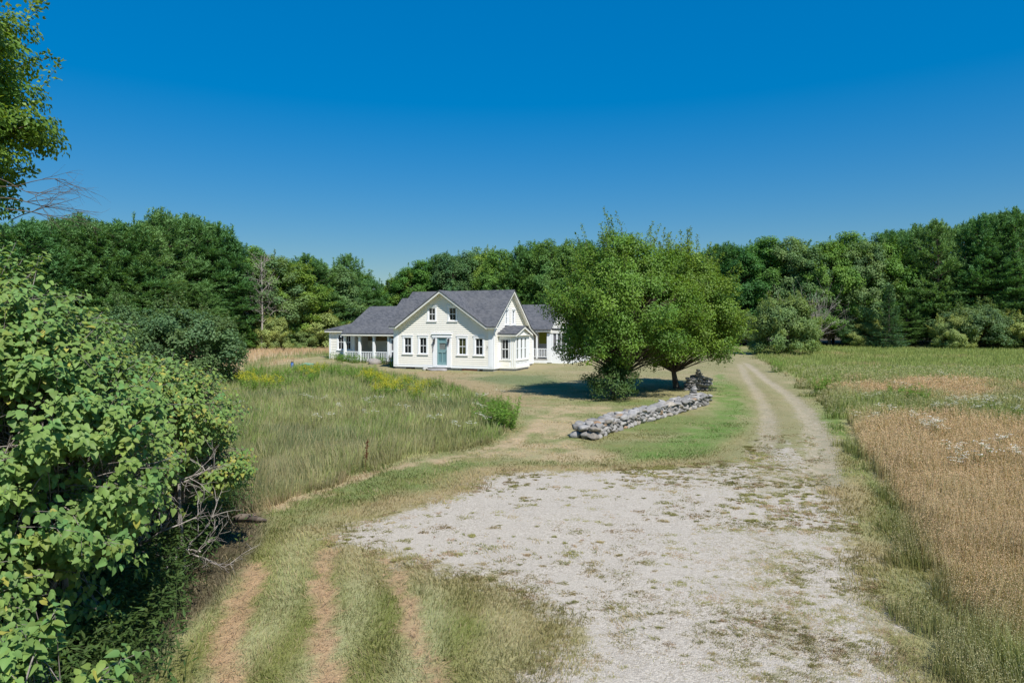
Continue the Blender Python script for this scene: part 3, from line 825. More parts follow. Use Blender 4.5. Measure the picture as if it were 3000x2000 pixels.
tr_.plate(('R', 1.62), [(.85, 3.07), (4.45, 3.07), (2.65, 3.78)], -.02, .02)
beam(tr_, (1.82, .72, 3.12), (1.82, 2.65, 3.80), -.05, 0, .16); beam(tr_, (1.82, 2.65, 3.80), (1.82, 4.58, 3.12), -.05, 0, .16)
tr_.build('bay_trim', M['trimsh'], bo)
pn = MB(); pn.prect(BF, .22, 1.05, .42, .82, .0, .012); pn.build('panel', M['siding'], bo)
br = MB()
slab(br, [(0.02, .70, 3.22), (1.85, .70, 3.22), (1.85, 2.65, 3.90), (0.02, 2.65, 3.90)], .07); slab(br, [(0.02, 2.65, 3.90), (1.85, 2.65, 3.90), (1.85, 4.60, 3.22), (0.02, 4.60, 3.22)], .07)
br.build('roof', M['roof'], bo)

# left wing ---------------------------------------------------------------
WF = ('F', 6.2)
clap('wing_wall', WF, [(-21.85, .2), (-18.72, .2), (-18.72, 3.25), (-21.85, 3.25)], [(-20.78, -20.08, 1.36, 2.9), (-19.86, -19.19, 1.36, 2.9)])
window(WF, -20.78, -20.08, 1.36, 2.90, .15, 'glass', head=.1); window(WF, -19.86, -19.19, 1.36, 2.90, .12, 'glass', head=.1, label='window seen between the left porch posts')
w = MB()
w.plate(('L', -21.85), [(6.2, .2), (11.8, .2), (11.8, 3.2), (6.2, 3.2)], -.01, .02)
w.plate(('B', 11.8), [(-21.85, .2), (-9.9, .2), (-9.9, 3.3), (-21.85, 3.3)], -.01, .02)
w.build('wing_side_wall', M['siding'], house)
clap('porch_return_wall', ('R', -18.72), [(6.2, .3), (8.6, .3), (8.6, 3.6), (6.2, 3.6)])
clap('porch_back_wall', ('F', 8.6), [(-18.72, .3), (-9.9, .3), (-9.9, 3.6), (-18.72, 3.6)])
w = MB(); w.prect(('F', 8.6), -18.7, -9.9, 2.24, 3.3, .03, .04); w.build('bamboo_blind', paint_mat('brown_blind', (.22, .17, .09), .8, .3), house)
w = MB(); w.prect(WF, -21.92, -21.70, .15, 3.2, -.02, .05); w.prect(WF, -21.7, -18.9, .15, .34, -.02, .045); w.prect(('R', -18.72), 6.15, 6.3, .3, 3.1, 0, .05)
w.prect(WF, -18.95, -18.72, .3, 3.1, 0.0, .05); w.build('wing_corner_board', M['trim'], house)
pc = MB()
def pz(y): return 3.12 + .555 * (y - 4.4)
wr = MB()
slab(wr, [(-19.1, 4.40, pz(4.4)), (-9.9, 4.40, pz(4.4)), (-9.9, 9.5, pz(9.5)), (-19.1, 9.5, pz(9.5))])
slab(wr, [(-19.1, 9.5, pz(9.5)), (-9.9, 9.5, pz(9.5)), (-9.9, 12.2, 4.2), (-19.1, 12.2, 4.2)])
wr.build('wing_roof', M['roof'], house)
lo = MB()
slab(lo, [(-22.3, 5.8, 3.42), (-19.12, 5.8, 3.42), (-19.12, 7.5, 4.30)]); slab(lo, [(-22.3, 5.8, 3.42), (-19.12, 7.5, 4.30), (-19.12, 10.5, 4.30), (-22.3, 12.2, 3.42)])
lo.build('lean_to_roof', M['roof'], house)
ft = MB(); ft.box(-22.27, -19.15, 5.83, 5.87, 3.17, 3.33); ft.box(-22.27, -19.15, 5.87, 6.2, 3.17, 3.2)
ft.box(-19.05, -9.9, 4.43, 4.48, 2.86, 3.0); ft.box(-19.0, -9.9, 4.75, 4.95, 2.80, 2.95); ft.box(-19.0, -9.9, 4.48, 4.75, 2.955, 2.985)
beam(ft, (-19.06, 4.5, pz(4.5) - .1), (-19.06, 9.5, pz(9.5) - .1), .04, 0, .16)
ft.build('porch_fascia', M['trimsh'], house)
w = MB(); w.prect(('L', -19.0), 6.2, 12, 3.2, 5.6, 0, .02) if False else None
w.plate(('L', -18.98), [(6.2, 3.2), (11.8, 3.2), (11.8, 4.0), (9.5, 5.8), (6.2, 3.98)], -.02, .02); w.build('wing_gable', M['siding'], house)
cl_ = MB(); cl_.box(-18.9, -9.9, 4.95, 8.6, 3.0, 3.03); cl_.build('porch_ceiling', M['trimsh'], house)
pf = MB(); pf.box(-19.0, -9.9, 4.72, 8.6, .25, .34); pf.build('porch_floor', M['porchfloor'], house)
pf = MB()
for k in range(40):
    xx = -18.9 + k * .23; pf.box(xx, xx + .11, 4.78, 4.82, -.3, .25)
pf.build('porch_lattice', M['trim'], house)
posts = [-18.88, -17.08, -15.36, -13.62, -11.9, -10.2]
for xx in posts:
    p_ = MB(); p_.box(xx - .11, xx + .11, 4.72, 4.94, .34, 2.80)
    p_.box(xx - .14, xx + .14, 4.69, 4.97, .34, .52); p_.box(xx - .14, xx + .14, 4.69, 4.97, 2.70, 2.80)
    p_.build('porch_post', M['trim'], house)
for a, b_ in zip(posts[:3], posts[1:4]):
    r_ = MB(); r_.box(a + .11, b_ - .11, 4.79, 4.87, 1.18, 1.26); r_.box(a + .11, b_ - .11, 4.80, 4.86, .42, .49); r_.box(a + .11, a + .15, 4.80, 4.86, .49, 1.18)
    rr = r_.build('porch_railing', M['trim'], house)
    n_ = 7
    for k in range(n_):
        xx = a + .11 + (b_ - a - .22) * (k + .7) / (n_ + .4)
        q_ = MB(); q_.box(xx - .028, xx + .028, 4.802, 4.858, .49, 1.18); q_.build('baluster', M['trim'], rr)
sd_ = MB(); sd_.prect(('F', 4.85), -13.45, -13.3, .34, 2.6, 0, .06); sd_.prect(('F', 4.85), -12.2, -12.02, .34, 2.6, 0, .06); sd_.prect(('F', 4.85), -13.3, -12.2, 2.45, 2.6, 0, .06)
sd_.prect(('F', 4.85), -13.3, -12.2, 1.25, 1.42, 0, .06); sd_.prect(('F', 4.85), -13.3, -12.2, .34, .55, 0, .06)
so = sd_.build('screen_door', M['trim'], house); q_ = MB(); q_.prect(('F', 4.85), -13.3, -12.2, .55, 2.45, .02, .03); q_.build('screen', M['screen'], so)
q_ = MB(); q_.tube([(-19.15, 4.62, 2.98), (-19.22, 4.58, 2.72)], [.06, .09], 8); q_.build('porch_lamp', M['trim'], house)

# rear block seen above the wing
rb = MB(); slab(rb, [(-17.5, 9.6, 3.9), (-9.0, 9.6, 3.9), (-9.0, 13.5, 6.95), (-17.5, 13.5, 6.95)]); slab(rb, [(-17.5, 13.5, 6.95), (-9.0, 13.5, 6.95), (-9.0, 17.4, 3.9), (-17.5, 17.4, 3.9)])
rb.build('rear_block_roof', M['roof'], house)
w = MB(); w.plate(('L', -17.3), [(11.8, 0), (17, 0), (17, 3.9), (13.5, 6.8), (9.9, 4.0), (11.8, 4.0)], -.02, .02); w.plate(('B', 17.0), [(-17.3, 0), (-9.1, 0), (-9.1, 3.9), (-17.3, 3.9)], -.02, .02)
w.plate(('R', -9.1), [(9.3, 0), (17, 0), (17, 3.9), (13.5, 6.8), (9.9, 4.0)], -.02, .02); w.build('rear_block_wall', M['siding'], house)

# right wing ----------------------------------------------------------------
rw = MB(); slab(rw, [(-9.5, 11.7, 3.52), (.98, 11.7, 3.52), (.98, 15.6, 6.12), (-9.5, 15.6, 6.12)]); slab(rw, [(-9.5, 15.6, 6.12), (.98, 15.6, 6.12), (.98, 19.5, 3.52), (-9.5, 19.5, 3.52)])
rw.build('right_wing_roof', M['roof'], house)
clap('right_wing_gable', ('R', .72), [(12.2, 3.4), (19.0, 3.4), (15.6, 5.95)], z0=3.4)
w = MB()
w.box(-9.0, .9, 11.78, 11.83, 3.24, 3.42); w.box(-9.0, .9, 11.83, 12.15, 3.24, 3.27)
beam(w, (.95, 11.8, 3.44), (.95, 15.6, 6.0), -.05, 0, .2); beam(w, (.95, 15.6, 6.0), (.95, 19.4, 3.44), -.05, 0, .2)
w.box(.68, 2.9, 11.95, 12.1, 3.1, 3.4); w.box(2.75, 2.9, 12.1, 19.0, 3.1, 3.4)
w.build('right_wing_fascia', M['trimsh'], house)
w = MB(); slab(w, [(.74, 12.0, 3.52), (3.1, 11.9, 3.42), (3.1, 19.2, 3.42), (.74, 19.2, 3.9)]) if False else slab(w, [(.78, 11.9, 3.62), (3.05, 11.9, 3.42), (3.05, 19.2, 3.42), (.78, 19.2, 3.62)], .05)
w.build('side_porch_roof', M['roof'], house)
w = MB()
w.prect(('F', 12.6), -3.5, -1.3, .3, 3.25, 0, .03); w.plate(('R', .72), [(13.6, .3), (19.0, .3), (19.0, 3.4), (13.6, 3.4)], -.03, 0)
w.box(-9.0, .72, 13.6, 13.65, .3, 3.25); w.plate(('B', 19.0), [(-9, .2), (.7, .2), (.7, 3.5), (-9, 3.5)], -.02, 0)
w.build('right_wing_wall', M['siding'], house)
w = MB(); w.box(.43, .62, 12.0, 12.2, .15, 3.12); w.box(.62, .95, 12.0, 12.25, .15, 3.12); w.build('pillar', M['trim'], house)
w = MB(); w.box(-.74, -.60, 12.0, 12.14, .5, 3.2); w.build('porch_post', M['trim'], house)
for a, b_ in ((-3.0, -.74), (-.60, .43)):
    r_ = MB(); r_.box(a, b_, 12.03, 12.10, 1.48, 1.56); r_.box(a, b_, 12.03, 12.09, .68, .75); r_.box(a, a + .05, 12.03, 12.09, .75, 1.48); rr = r_.build('porch_railing', M['trim'], house)
    n_ = max(3, int((b_ - a) / .17))
    for k in range(n_):
        xx = a + (b_ - a) * (k + .5) / n_; q_ = MB(); q_.box(xx - .025, xx + .025, 12.035, 12.085, .75, 1.48); q_.build('baluster', M['trim'], rr)
w = MB(); w.box(-3.0, .5, 11.98, 13.6, .4, .52); w.build('porch_floor', M['porchfloor'], house)
w = MB(); w.box(-3.0, .43, 11.99, 12.02, -.1, .4); w.box(.95, 2.9, 12.02, 12.06, -.1, 1.3); w.plate(('R', 2.9), [(12.02, -.1), (19, -.1), (19, 1.3), (12.02, 1.3)], -.05, 0)
w.build('porch_skirt', M['trim'], house)
w = MB(); w.prect(('F', 13.6), -1.0, .0, 2.0, 3.15, .0, .03); w.build('window_blind', M['blind'], house)
w = MB(); w.prect(('F', 13.6), -1.0, .0, 1.2, 2.0, .0, .025); w.build('white_panel', M['curtain'], house)
for k in range(5):
    xx = .95 + k * .46
    w = MB(); w.box(xx + .02, xx + .16, 12.0, 12.1, 1.3, 3.1); w.build('porch_post', M['trim'], house)
    if k < 4: w = MB(); w.box(xx + .16, xx + .48, 12.05, 12.07, 1.34, 3.08); w.build('screen', M['screen'], house)
for k in range(6):
    yy = 12.6 + k * 1.25
    w = MB(); w.box(2.76, 2.9, yy, yy + .16, 1.3, 3.1); w.build('porch_post', M['trim'], house)
w = MB(); w.box(2.80, 2.82, 12.1, 19.0, 1.3, 3.1); w.build('screen', M['screen'], house)

def hw(s_, t_, z_=None):
    """house-frame point to world"""
    x = -1.57 + .9205 * s_ + .3907 * t_; y = 58 - .3907 * s_ + .9205 * t_
    return (x, y, float(G(x, y)) if z_ is None else z_)

# ------------------------------------------------------------------ stones
def ico(sub=2):
    import bmesh
    bm = bmesh.new(); bmesh.ops.create_icosphere(bm, subdivisions=sub, radius=1.0)
    v = np.array([w.co[:] for w in bm.verts]); f = np.array([[q.index for q in p.verts] for p in bm.faces]); bm.free(); return v, f
ICV, ICF = ico(3)
def stone_geo(geo, c, size, rz, seed, col, tilt=.08):
    r = np.random.default_rng(seed)
    v = ICV.copy()
    e = 2.2 + 1.4 * r.random()                       # squarish superellipsoid
    v = v / ((np.abs(v) ** e).sum(1) ** (1 / e))[:, None]
    for _ in range(10):                              # hewn facets
        n = r.normal(size=3); n /= np.linalg.norm(n); d = .62 + .28 * r.random()
        h = v @ n; v = v - np.outer(np.clip(h - d, 0, None), n) * .97
    k = r.normal(size=(3, 3)) * 2.2
    v = v * (1.12 + .05 * np.sin(v @ k[0] + r.random() * 6) + .03 * np.sin(v @ k[1] * 1.7))[:, None]
    v = v * (np.array(size) / 2)
    R_ = np.array((Matrix.Rotation(rz, 3, 'Z') @ Matrix.Rotation(r.normal() * tilt, 3, 'X') @ Matrix.Rotation(r.normal() * tilt, 3, 'Y')))
    v = v @ R_.T + np.array(c)
    geo.add(v, ICF, np.tile(col, (len(v), 1)))
def stone_col(r):
    g = .17 + .19 * r.random(); c = np.array([g * 1.06, g * 1.0, g * .92])
    if r.random() < .13: c = np.array([g * 1.2, g * 1.05, g * .85])
    if r.random() < .02: c = np.array([.30, .20, .12])
    return c
def smooth(o):
    return o        # hewn faces stay flat

sr = np.random.default_rng(11)
A = np.array(gp(1318, 1008)) + np.array([.55, .35]); B = np.array(gp(1626, 930)) + np.array([-.2, .4])
wd = B - A; WL = np.linalg.norm(wd); wd /= WL; wn_dir = np.array([wd[1], -wd[0]]); wang = math.atan2(wd[1], wd[0])
wall = empty('stone_wall', (A[0], A[1], float(G(*A))), 0, 'long low dry stone wall of grey field stones on the grass beside the drive', 'stone wall')
def W3(l, t, z):
    p = A + wd * l + wn_dir * t
    return np.array([p[0] - A[0], p[1] - A[1], float(G(p[0], p[1])) + z - float(G(*A))])
stones = []
TH = .85
zrow = 0.0
for row, hh in enumerate((.18, .14, .12)):
    l = -.1 + .15 * row
    while l < WL:
        L_ = (.17 + .34 * sr.random() ** 1.3) * (1.15 if row == 0 else 1.0)
        for side in (1, -1):
            stones.append((W3(l + L_ / 2 + (.1 if side < 0 else 0), side * (TH / 2 - .16 - .025 * row) + sr.normal() * .025, zrow + hh / 2 + sr.normal() * .02), (L_ * 1.08, .42, hh * (1.1 + .35 * sr.random())), side))
        l += L_ * .97
    zrow += hh * .95
l = -.05
while l < WL:
    L_ = .22 + .36 * sr.random(); k = 2 if sr.random() < .7 else 3
    for j in range(k):
        tt = (j - (k - 1) / 2) * -.4 + sr.normal() * .03
        stones.append((W3(l + L_ / 2, tt, zrow + .04 + .05 * sr.random()), (L_ * 1.12, TH / k * (.95 + .2 * sr.random()), .11 + .12 * sr.random()), 1 if j == 0 else .5))
    l += L_ * .93
# square end stones
for z_, s_ in ((.12, .28), (.36, .22)):
    for tt in (.34 + z_ * .15, .02 - z_ * .2, -.36): stones.append((W3(-.12 + sr.normal() * .07, tt, z_ + sr.normal() * .02), (.5, .3 + .2 * sr.random(), s_ * (.85 + .3 * sr.random())), 1))
scored = sorted(stones, key=lambda q: -(q[2] > .4) * q[1][0] * q[1][2] / (np.linalg.norm(q[0][:2] + A) ** 2))
rest = Geo()
for i, (c, sz, sdn) in enumerate(scored):
    col = stone_col(sr)
    if i in (31, 44): col = np.array([.30, .18, .09])
    if i < 99:
        g = Geo(); stone_geo(g, c, sz, wang + sr.normal() * .22, 100 + i, col, .16); smooth(g.build('stone', M['stone'], wall))
    else: stone_geo(rest, c, sz, wang + sr.normal() * .22, 100 + i, col, .16)
core = MB()
ro = smooth(rest.build('stones', M['stone'], wall)); ro['kind'] = 'stuff'
for k in range(int(WL / .5)):
    pass
v8 = [W3(0.1, .3, 0), W3(WL - .1, .3, 0), W3(WL - .1, -.3, 0), W3(.1, -.3, 0)]
core.prism([tuple(q - np.array([0, 0, .2])) for q in v8], [tuple(q + np.array([0, 0, .5])) for q in v8]); core.build('rubble_core', M['found'], wall)
def cairn(loc, n, r0, label, hstep=.085):
    o = empty('cairn', loc, 0, label, 'cairn'); z = 0; r = r0
    for k in range(n):
        h = hstep * (.8 + .5 * sr.random()); g = Geo(); stone_geo(g, (sr.normal() * .02, sr.normal() * .02, z + h / 2), (r * 2, r * 1.7, h * 1.25), sr.random() * 3, 900 + k + int(loc[0] * 10), stone_col(sr), .05)
        smooth(g.build('stone', M['stone'], o)); z += h * .95; r *= .84
    return o
pw = W3(WL - 1.0, -.1, zrow + .1)
cairn((pw[0] + A[0], pw[1] + A[1], pw[2] + float(G(*A))), 6, .26, 'small stack of grey stones balanced on the far end of the long stone wall')
# second stretch of wall beyond the gap
B2 = np.array(gp(1600, 897))
w2 = empty('stone_wall', (B2[0], B2[1], float(G(*B2))), 0, 'short dark heap end of stone wall behind the long wall, beside the second trunk', 'stone wall')
for row in range(5):
    for k in range(4):
        g = Geo(); g_c = (-.5 + k * .36 + sr.normal() * .03, .1 + sr.normal() * .05, .09 + row * .16)
        stone_geo(g, g_c, (.46, .6, .2), sr.normal() * .2, 400 + row * 9 + k, stone_col(sr) * .85, .1); smooth(g.build('stone', M['stone'], w2))
g = Geo()
for k in range(30):
    stone_geo(g, (sr.random() * 1.2 - .6 + .25 * (k / 5), .7 + k * .1, .1 + .6 * sr.random()), (.5, .5, .2), sr.random() * 3, 500 + k, stone_col(sr) * .85)
o = smooth(g.build('stones', M['stone'], w2)); o['kind'] = 'stuff'
cairn((B2[0] + .15, B2[1] + .1, float(G(*B2)) + .82), 5, .30, 'pointed pile of stones on top of the short dark wall behind', .1)
# door step, white stone, boulder
x, y, z = hw(-5.15, -.55); st = empty('door_step', (x, y, z), RZ, 'rough granite slab step below the teal front door', 'step')
g = Geo(); stone_geo(g, (0, 0, .06), (2.2, .95, .30), 0, 61, np.array([.30, .28, .27]), .0); smooth(g.build('slab', M['stone'], st))
x, y, z = hw(-6.35, -.55); g = Geo(); stone_geo(g, (0, 0, .10), (.42, .32, .26), .4, 62, np.array([.75, .74, .70]))
o = smooth(g.build('white_stone', M['stone'])); o.location = (x, y, z); setp(o, 'rounded white stone at the left end of the granite step', 'stone')
x, y, z = hw(-14.2, 3.2); g = Geo(); stone_geo(g, (0, 0, .22), (1.5, .9, .62), .1, 63, np.array([.30, .27, .24]))
o = smooth(g.build('boulder', M['stone'])); o.location = (x, y, z); setp(o, 'brownish boulder in the weeds in front of the left porch', 'boulder')
# log under the lilac
lx, ly = gp(572, 1200)
lg = empty('fallen_log', (lx, ly, float(G(lx, ly)) + .03), .05, 'short dark fallen log lying in the grass at the lilac shadow', 'log')
g = Geo(); g.tube([(-.36, 0, .06), (-.2, .02, .09), (0, 0, .09), (.22, -.03, .05), (.4, -.02, .02)], [.05, .085, .08, .06, .02], 8, (.1, .08, .07)); g.tube([(-.1, 0, .1), (-.16, -.05, .17)], [.03, .015], 6); smooth(g.build('trunk', M['bark'], lg))
g = Geo(); g.tube([(0, 0, .1), (.12, .1, .16)], [.025, .01], 5); smooth(g.build('limb', M['bark'], lg))
# blue post with green canvas
bx, by = gp(671, 847)
po = empty('standpipe', (bx, by, float(G(bx, by))), .1, 'short blue upright pipe with a black cap on the lawn left of the porch', 'standpipe')
g = MB(); g.tube([(0, 0, -.1), (0, 0, .55)], [.12, .12], 12); g.build('pipe', M['blue'], po, True); g = MB(); g.tube([(0, 0, .55), (0, 0, .64)], [.13, .10], 12); g.build('cap', M['metal'], po, True)
nt_ = MB(); hx, hy = bx + .5, by + 1.3
nt_.prism([(-.5, 0, .10), (.1, -.06, .28), (.9, 0, .24), (.9, .5, .24), (.1, .6, .3), (-.4, .4, .14)], [(-.5, 0, .16), (.1, -.06, .38), (.9, 0, .34), (.9, .5, .34), (.1, .6, .4), (-.4, .4, .2)])
nt_.tube([(-1.6, .1, .02), (-.9, .1, .12), (-.4, .15, .15)], [.02, .02, .02], 6)
o = nt_.build('tarpaulin', M['tealnet']); o.location = (hx, hy, float(G(hx, hy))); setp(o, 'faded green tarpaulin lying low behind the blue pipe', 'tarpaulin')

# ------------------------------------------------------------------ trees
def unit(v): return v / (np.linalg.norm(v, axis=-1, keepdims=True) + 1e-9)

def pine_meshes(seed, H=20.0, R=4.2, base=.10, conic=0.0, nb=105, dens=1.0, col=(.104, .205, .076), lay=1.0, tuft=.42):
    r = np.random.default_rng(seed); tr = Geo(); lf = Geo()
    lean = r.normal(size=2) * .25
    hs = np.linspace(0, 1, 9)
    ctr = lambda h: np.array([lean[0] * h * h + .15 * math.sin(h * 5 + seed), lean[1] * h * h + .12 * math.cos(h * 4), h * H])
    tr.tube([ctr(h) for h in hs], [.26 * H / 20 * (1 - h) ** .8 + .02 for h in hs], 7)
    pts = []; dirs = []; cc = []
    for i in range(nb):
        h = base + (1 - base) * (i + r.random()) / nb
        hq = round(h * H / (.62 * lay)) * (.62 * lay) / H if r.random() < .7 else h       # whorls
        hq = min(hq, .99)
        if conic > .5: prof = (1 - hq) ** .85 * 1.0 + .03
        else:
            w_ = .38
            prof = (1 - (hq - w_) / (1 - w_)) ** .58 if hq > w_ else .62 + .38 * (hq / w_)
            prof = max(prof, .10)
        a = i * 2.399 + r.normal() * .35
        L = R * prof * (.62 + .5 * r.random())
        p0 = ctr(hq); el = (.55 * max(hq - .45, 0) * 2.0 + .05 + .12 * r.normal()) if conic < .5 else (-.22 + .6 * max(hq - .5, 0) * 2)
        n = max(3, int(L / .45)); t = np.linspace(0, 1, n + 1)
        az = np.array([math.cos(a), math.sin(a)]); side = np.array([-az[1], az[0]])
        bend = r.normal() * .12
        path = np.stack([p0[0] + az[0] * L * t + side[0] * bend * L * t * t, p0[1] + az[1] * L * t + side[1] * bend * L * t * t,
                         p0[2] + math.tan(el) * L * t + (.10 if conic < .5 else .16) * L * t * t - .05 * L * t], 1)
        tr.tube(path, np.linspace(.045 * H / 20 + .01 * L, .012, n + 1), 4)
        # side twigs: a flat spray that widens then narrows
        for k in range(1, n + 1):
            tk = t[k]
            if tk < .22 and conic < .5: continue
            wdt = .42 * L * (tk * (1.25 - tk)) * 1.5 + .25
            m_ = max(2, int((wdt / .34) * 2.2 * dens))
            off = (r.random(m_) * 2 - 1) * wdt
            q = path[k][None] + np.outer(off, [side[0], side[1], 0]) + np.outer(np.abs(off) * .45 + r.normal(size=m_) * .12, [az[0], az[1], 0])
            q[:, 2] += r.normal(size=m_) * .10 - np.abs(off) * .05
            pts.append(q); d_ = np.outer(np.sign(off) * .6, [side[0], side[1], 0]) + np.array([az[0], az[1], .55]); dirs.append(d_)
            shade = .85 + .3 * r.random() ; cc.append(np.tile(np.array(col) * shade, (m_, 1)) * (.9 + .25 * r.random((m_, 1))))
        if hq > .5 and conic < .5:
            for kk in (n, max(1, n - 1)):
                m_ = 5; pts.append(path[kk][None] + np.stack([r.normal(size=m_) * .05, r.normal(size=m_) * .05, np.linspace(.05, .55 + .5 * r.random(), m_)], 1)); dirs.append(np.tile([0, 0, 1.1], (m_, 1))); cc.append(np.tile(np.array(col) * 1.1, (m_, 1)))
    # tops: upright leader shoots
    for k in range(18 if conic < .5 else 3):
        p = ctr(.95) + np.array([r.normal() * 1.1 * (conic < .5), r.normal() * 1.1 * (conic < .5), -r.random() * 1.0])
        m_ = 6; pts.append(p[None] + np.stack([np.zeros(m_), np.zeros(m_), np.linspace(0, .9 + .7 * r.random(), m_)], 1)); dirs.append(np.tile([0, 0, 1.2], (m_, 1))); cc.append(np.tile(np.array(col) * 1.05, (m_, 1)))
    P = np.concatenate(pts); D = unit(np.concatenate(dirs)); C = np.concatenate(cc)
    K = 6
    P6 = np.repeat(P, K, 0) + r.normal(size=(len(P) * K, 3)) * .07; D6 = np.repeat(D, K, 0) + r.normal(size=(len(P) * K, 3)) * .55
    D6[:, 2] = D6[:, 2] * .7 + .12
    D6 = unit(D6); e = unit(np.cross(D6, r.normal(size=D6.shape) * .6 + np.array([0, 0, 1])))
    L6 = (tuft * (.7 + .6 * r.random(len(P6))))[:, None]; w = .055
    tipc = np.repeat(C, K, 0); tipc = tipc * (1 + .2 * r.random((len(tipc), 1))) * np.array([1.06, 1.06, .9])
    v = np.stack([P6 - e * w, P6 + e * w, P6 + D6 * L6], 1).reshape(-1, 3)
    lf.add(v, np.arange(len(v)).reshape(-1, 3), np.repeat(tipc, 3, 0))
    return tr.mesh('pine_trunk'), lf.mesh('pine_crown')

def broad_meshes(seed, H=16.0, R=4.5, cb=.25, nclump=70, nleaf=150, leaf=.30, col=(.075, .135, .032), flat=.6, low=0.0, trunk_r=.25, wood=None, coreleaf=True, fill=1.0, clump=.26, multi=1, narrow=0.0, full=0.0, shoots=0):
    """crown of many leaf clumps carried on branches from a forked trunk"""
    r = np.random.default_rng(seed); tr = Geo(); lf = Geo()
    c0 = H * (cb + 1) / 2; rz_ = H * (1 - cb) / 2
    cl = []
    tries = 0
    while len(cl) < nclump and tries < 20000:
        tries += 1
        v = r.normal(size=3); v /= np.linalg.norm(v); q = (.45 + .55 * r.random() ** .5) * fill
        lump = 1 + .16 * math.sin(v[0] * 3 + seed) * math.cos(v[1] * 4 + seed * 2) + .10 * math.sin(v[2] * 7 + seed)
        p = np.array([v[0] * R * q * lump, v[1] * R * q * lump, c0 + v[2] * rz_ * q * (1.0 if v[2] > 0 else .95)])
        if v[2] < 0 and full: p[:2] *= max(.3, math.hypot(v[0], v[1])) ** (-full)
        p[:2] *= 1 + low * max(0, -v[2] + .2) - narrow * max(0, v[2]); p[2] += narrow * .6 * max(0, v[2] - .6) * H * .12 * (r.random() - .3) * 3
        if all(np.linalg.norm((p - a) / [1, 1, .8]) > R * clump * .55 for a, _ in cl) or tries > 6000: cl.append((p, q))
    # skeleton
    stems = []
    for k in range(multi):
        a = r.random() * 6.28; d0 = np.array([math.cos(a), math.sin(a)]) * (.1 + .25 * (multi > 1)) * R * .4
        top = np.array([d0[0] * 1.5 + r.normal() * .3, d0[1] * 1.5 + r.normal() * .3, H * .86])
        t = np.linspace(0, 1, 9)[:, None]
        pth = np.concatenate([t * top[:2] + np.sin(t * 5 + seed + k) * .06 * R * .3 + (d0 * .3)[None] * (multi > 1), t * top[2]], 1)
        tr.tube(pth, [trunk_r / math.sqrt(multi) * (1 - .93 * q) * (1.25 if q == 0 else 1) for q in t[:, 0]], 8); stems.append(pth)
    for p, q in cl:
        pth = stems[r.integers(len(stems))]
        zst = max(cb * H * .75, p[2] - .35 * H * (.4 + .5 * r.random())) ; zst = min(zst, H * .8)
        j = np.interp(zst, pth[:, 2], np.arange(len(pth))); i0 = int(j); f_ = j - i0
        s0 = pth[i0] * (1 - f_) + pth[min(i0 + 1, len(pth) - 1)] * f_
        t = np.linspace(0, 1, 5)[:, None]; mid = (s0 + p) / 2 + np.array([0, 0, .06 * H * r.random()]) + r.normal(size=3) * .03 * H
        path = (1 - t) ** 2 * s0 + 2 * t * (1 - t) * mid + t * t * p
        rb_ = trunk_r * .28 * (.6 + .5 * r.random())
        tr.tube(path, np.linspace(rb_, rb_ * .15, 5), 5)
        # leaves of the clump
        cr = R * clump * (.7 + .6 * r.random()); n = int(nleaf * (cr / (R * clump)) ** 2)
        d = r.normal(size=(n, 3)); d = unit(d); d[:, 2] = np.where(r.random(n) < .28, -np.abs(d[:, 2]) * .8, np.abs(d[:, 2]))
        rad = (r.random(n) ** .45)[:, None]
        out_ = unit(np.array([p[0], p[1], (p[2] - c0) * .7]))
        pos = p + d * rad * cr * np.array([1, 1, flat]) + out_ * cr * .1
        nrm = unit(d * .75 + out_ * .6 + np.array([0, 0, .45]) + r.normal(size=(n, 3)) * .45)
        ld = unit(d + r.normal(size=(n, 3)) * .6 + np.array([0, 0, -.35]))
        sh = (.86 + .3 * r.random()); hue = r.random()
        cc = np.array(col) * sh * (1 + .18 * (hue - .5) * np.array([1.6, .6, -.6]))
        C = cc * (.82 + .36 * r.random((n, 1)))
        L = leaf * (.7 + .6 * r.random(n))
        lf.leaves(pos, nrm, ld, L, L * .72, C)
        for _ in range(3):
            e_ = p + unit(r.normal(size=3) + out_ * .6) * cr * .9 * np.array([1, 1, flat]); tr.tube([p - (p - path[3]) * .3, (p + e_) / 2, e_], [rb_ * .2, rb_ * .12, rb_ * .05], 3)
    for k in range(shoots):
        p, q = cl[r.integers(len(cl))]
        if q < .7: continue
        out_ = unit(np.array([p[0], p[1], (p[2] - c0) * 1.2])); d = unit(out_ * .7 + np.array([0, 0, .55]) + r.normal(size=3) * .25)
        L_ = R * (.12 + .22 * r.random()) * (1.3 if p[2] > c0 else .9); s0 = p + out_ * R * .10; e_ = s0 + d * L_ + np.array([0, 0, .06 * R])
        tr.tube([s0, (s0 + e_) / 2, e_], [.012, .008, .004], 3)
        m_ = int(16 + L_ / leaf * 5); t = r.random(m_)[:, None]; sp = (1.05 - t) * R * .035 + leaf * .2
        pos = s0 * (1 - t) + e_ * t + r.normal(size=(m_, 3)) * sp
        C = np.array(col) * (.9 + .35 * r.random((m_, 1))) * np.array([1.12, 1.02, .9])
        lf.leaves(pos, r.normal(size=(m_, 3)) * .6 + [0, 0, .8], d + r.normal(size=(m_, 3)) * .8, leaf * (.7 + .5 * r.random(m_)), leaf * .65, C)
    return tr.mesh('tree_trunk'), lf.mesh('tree_crown')

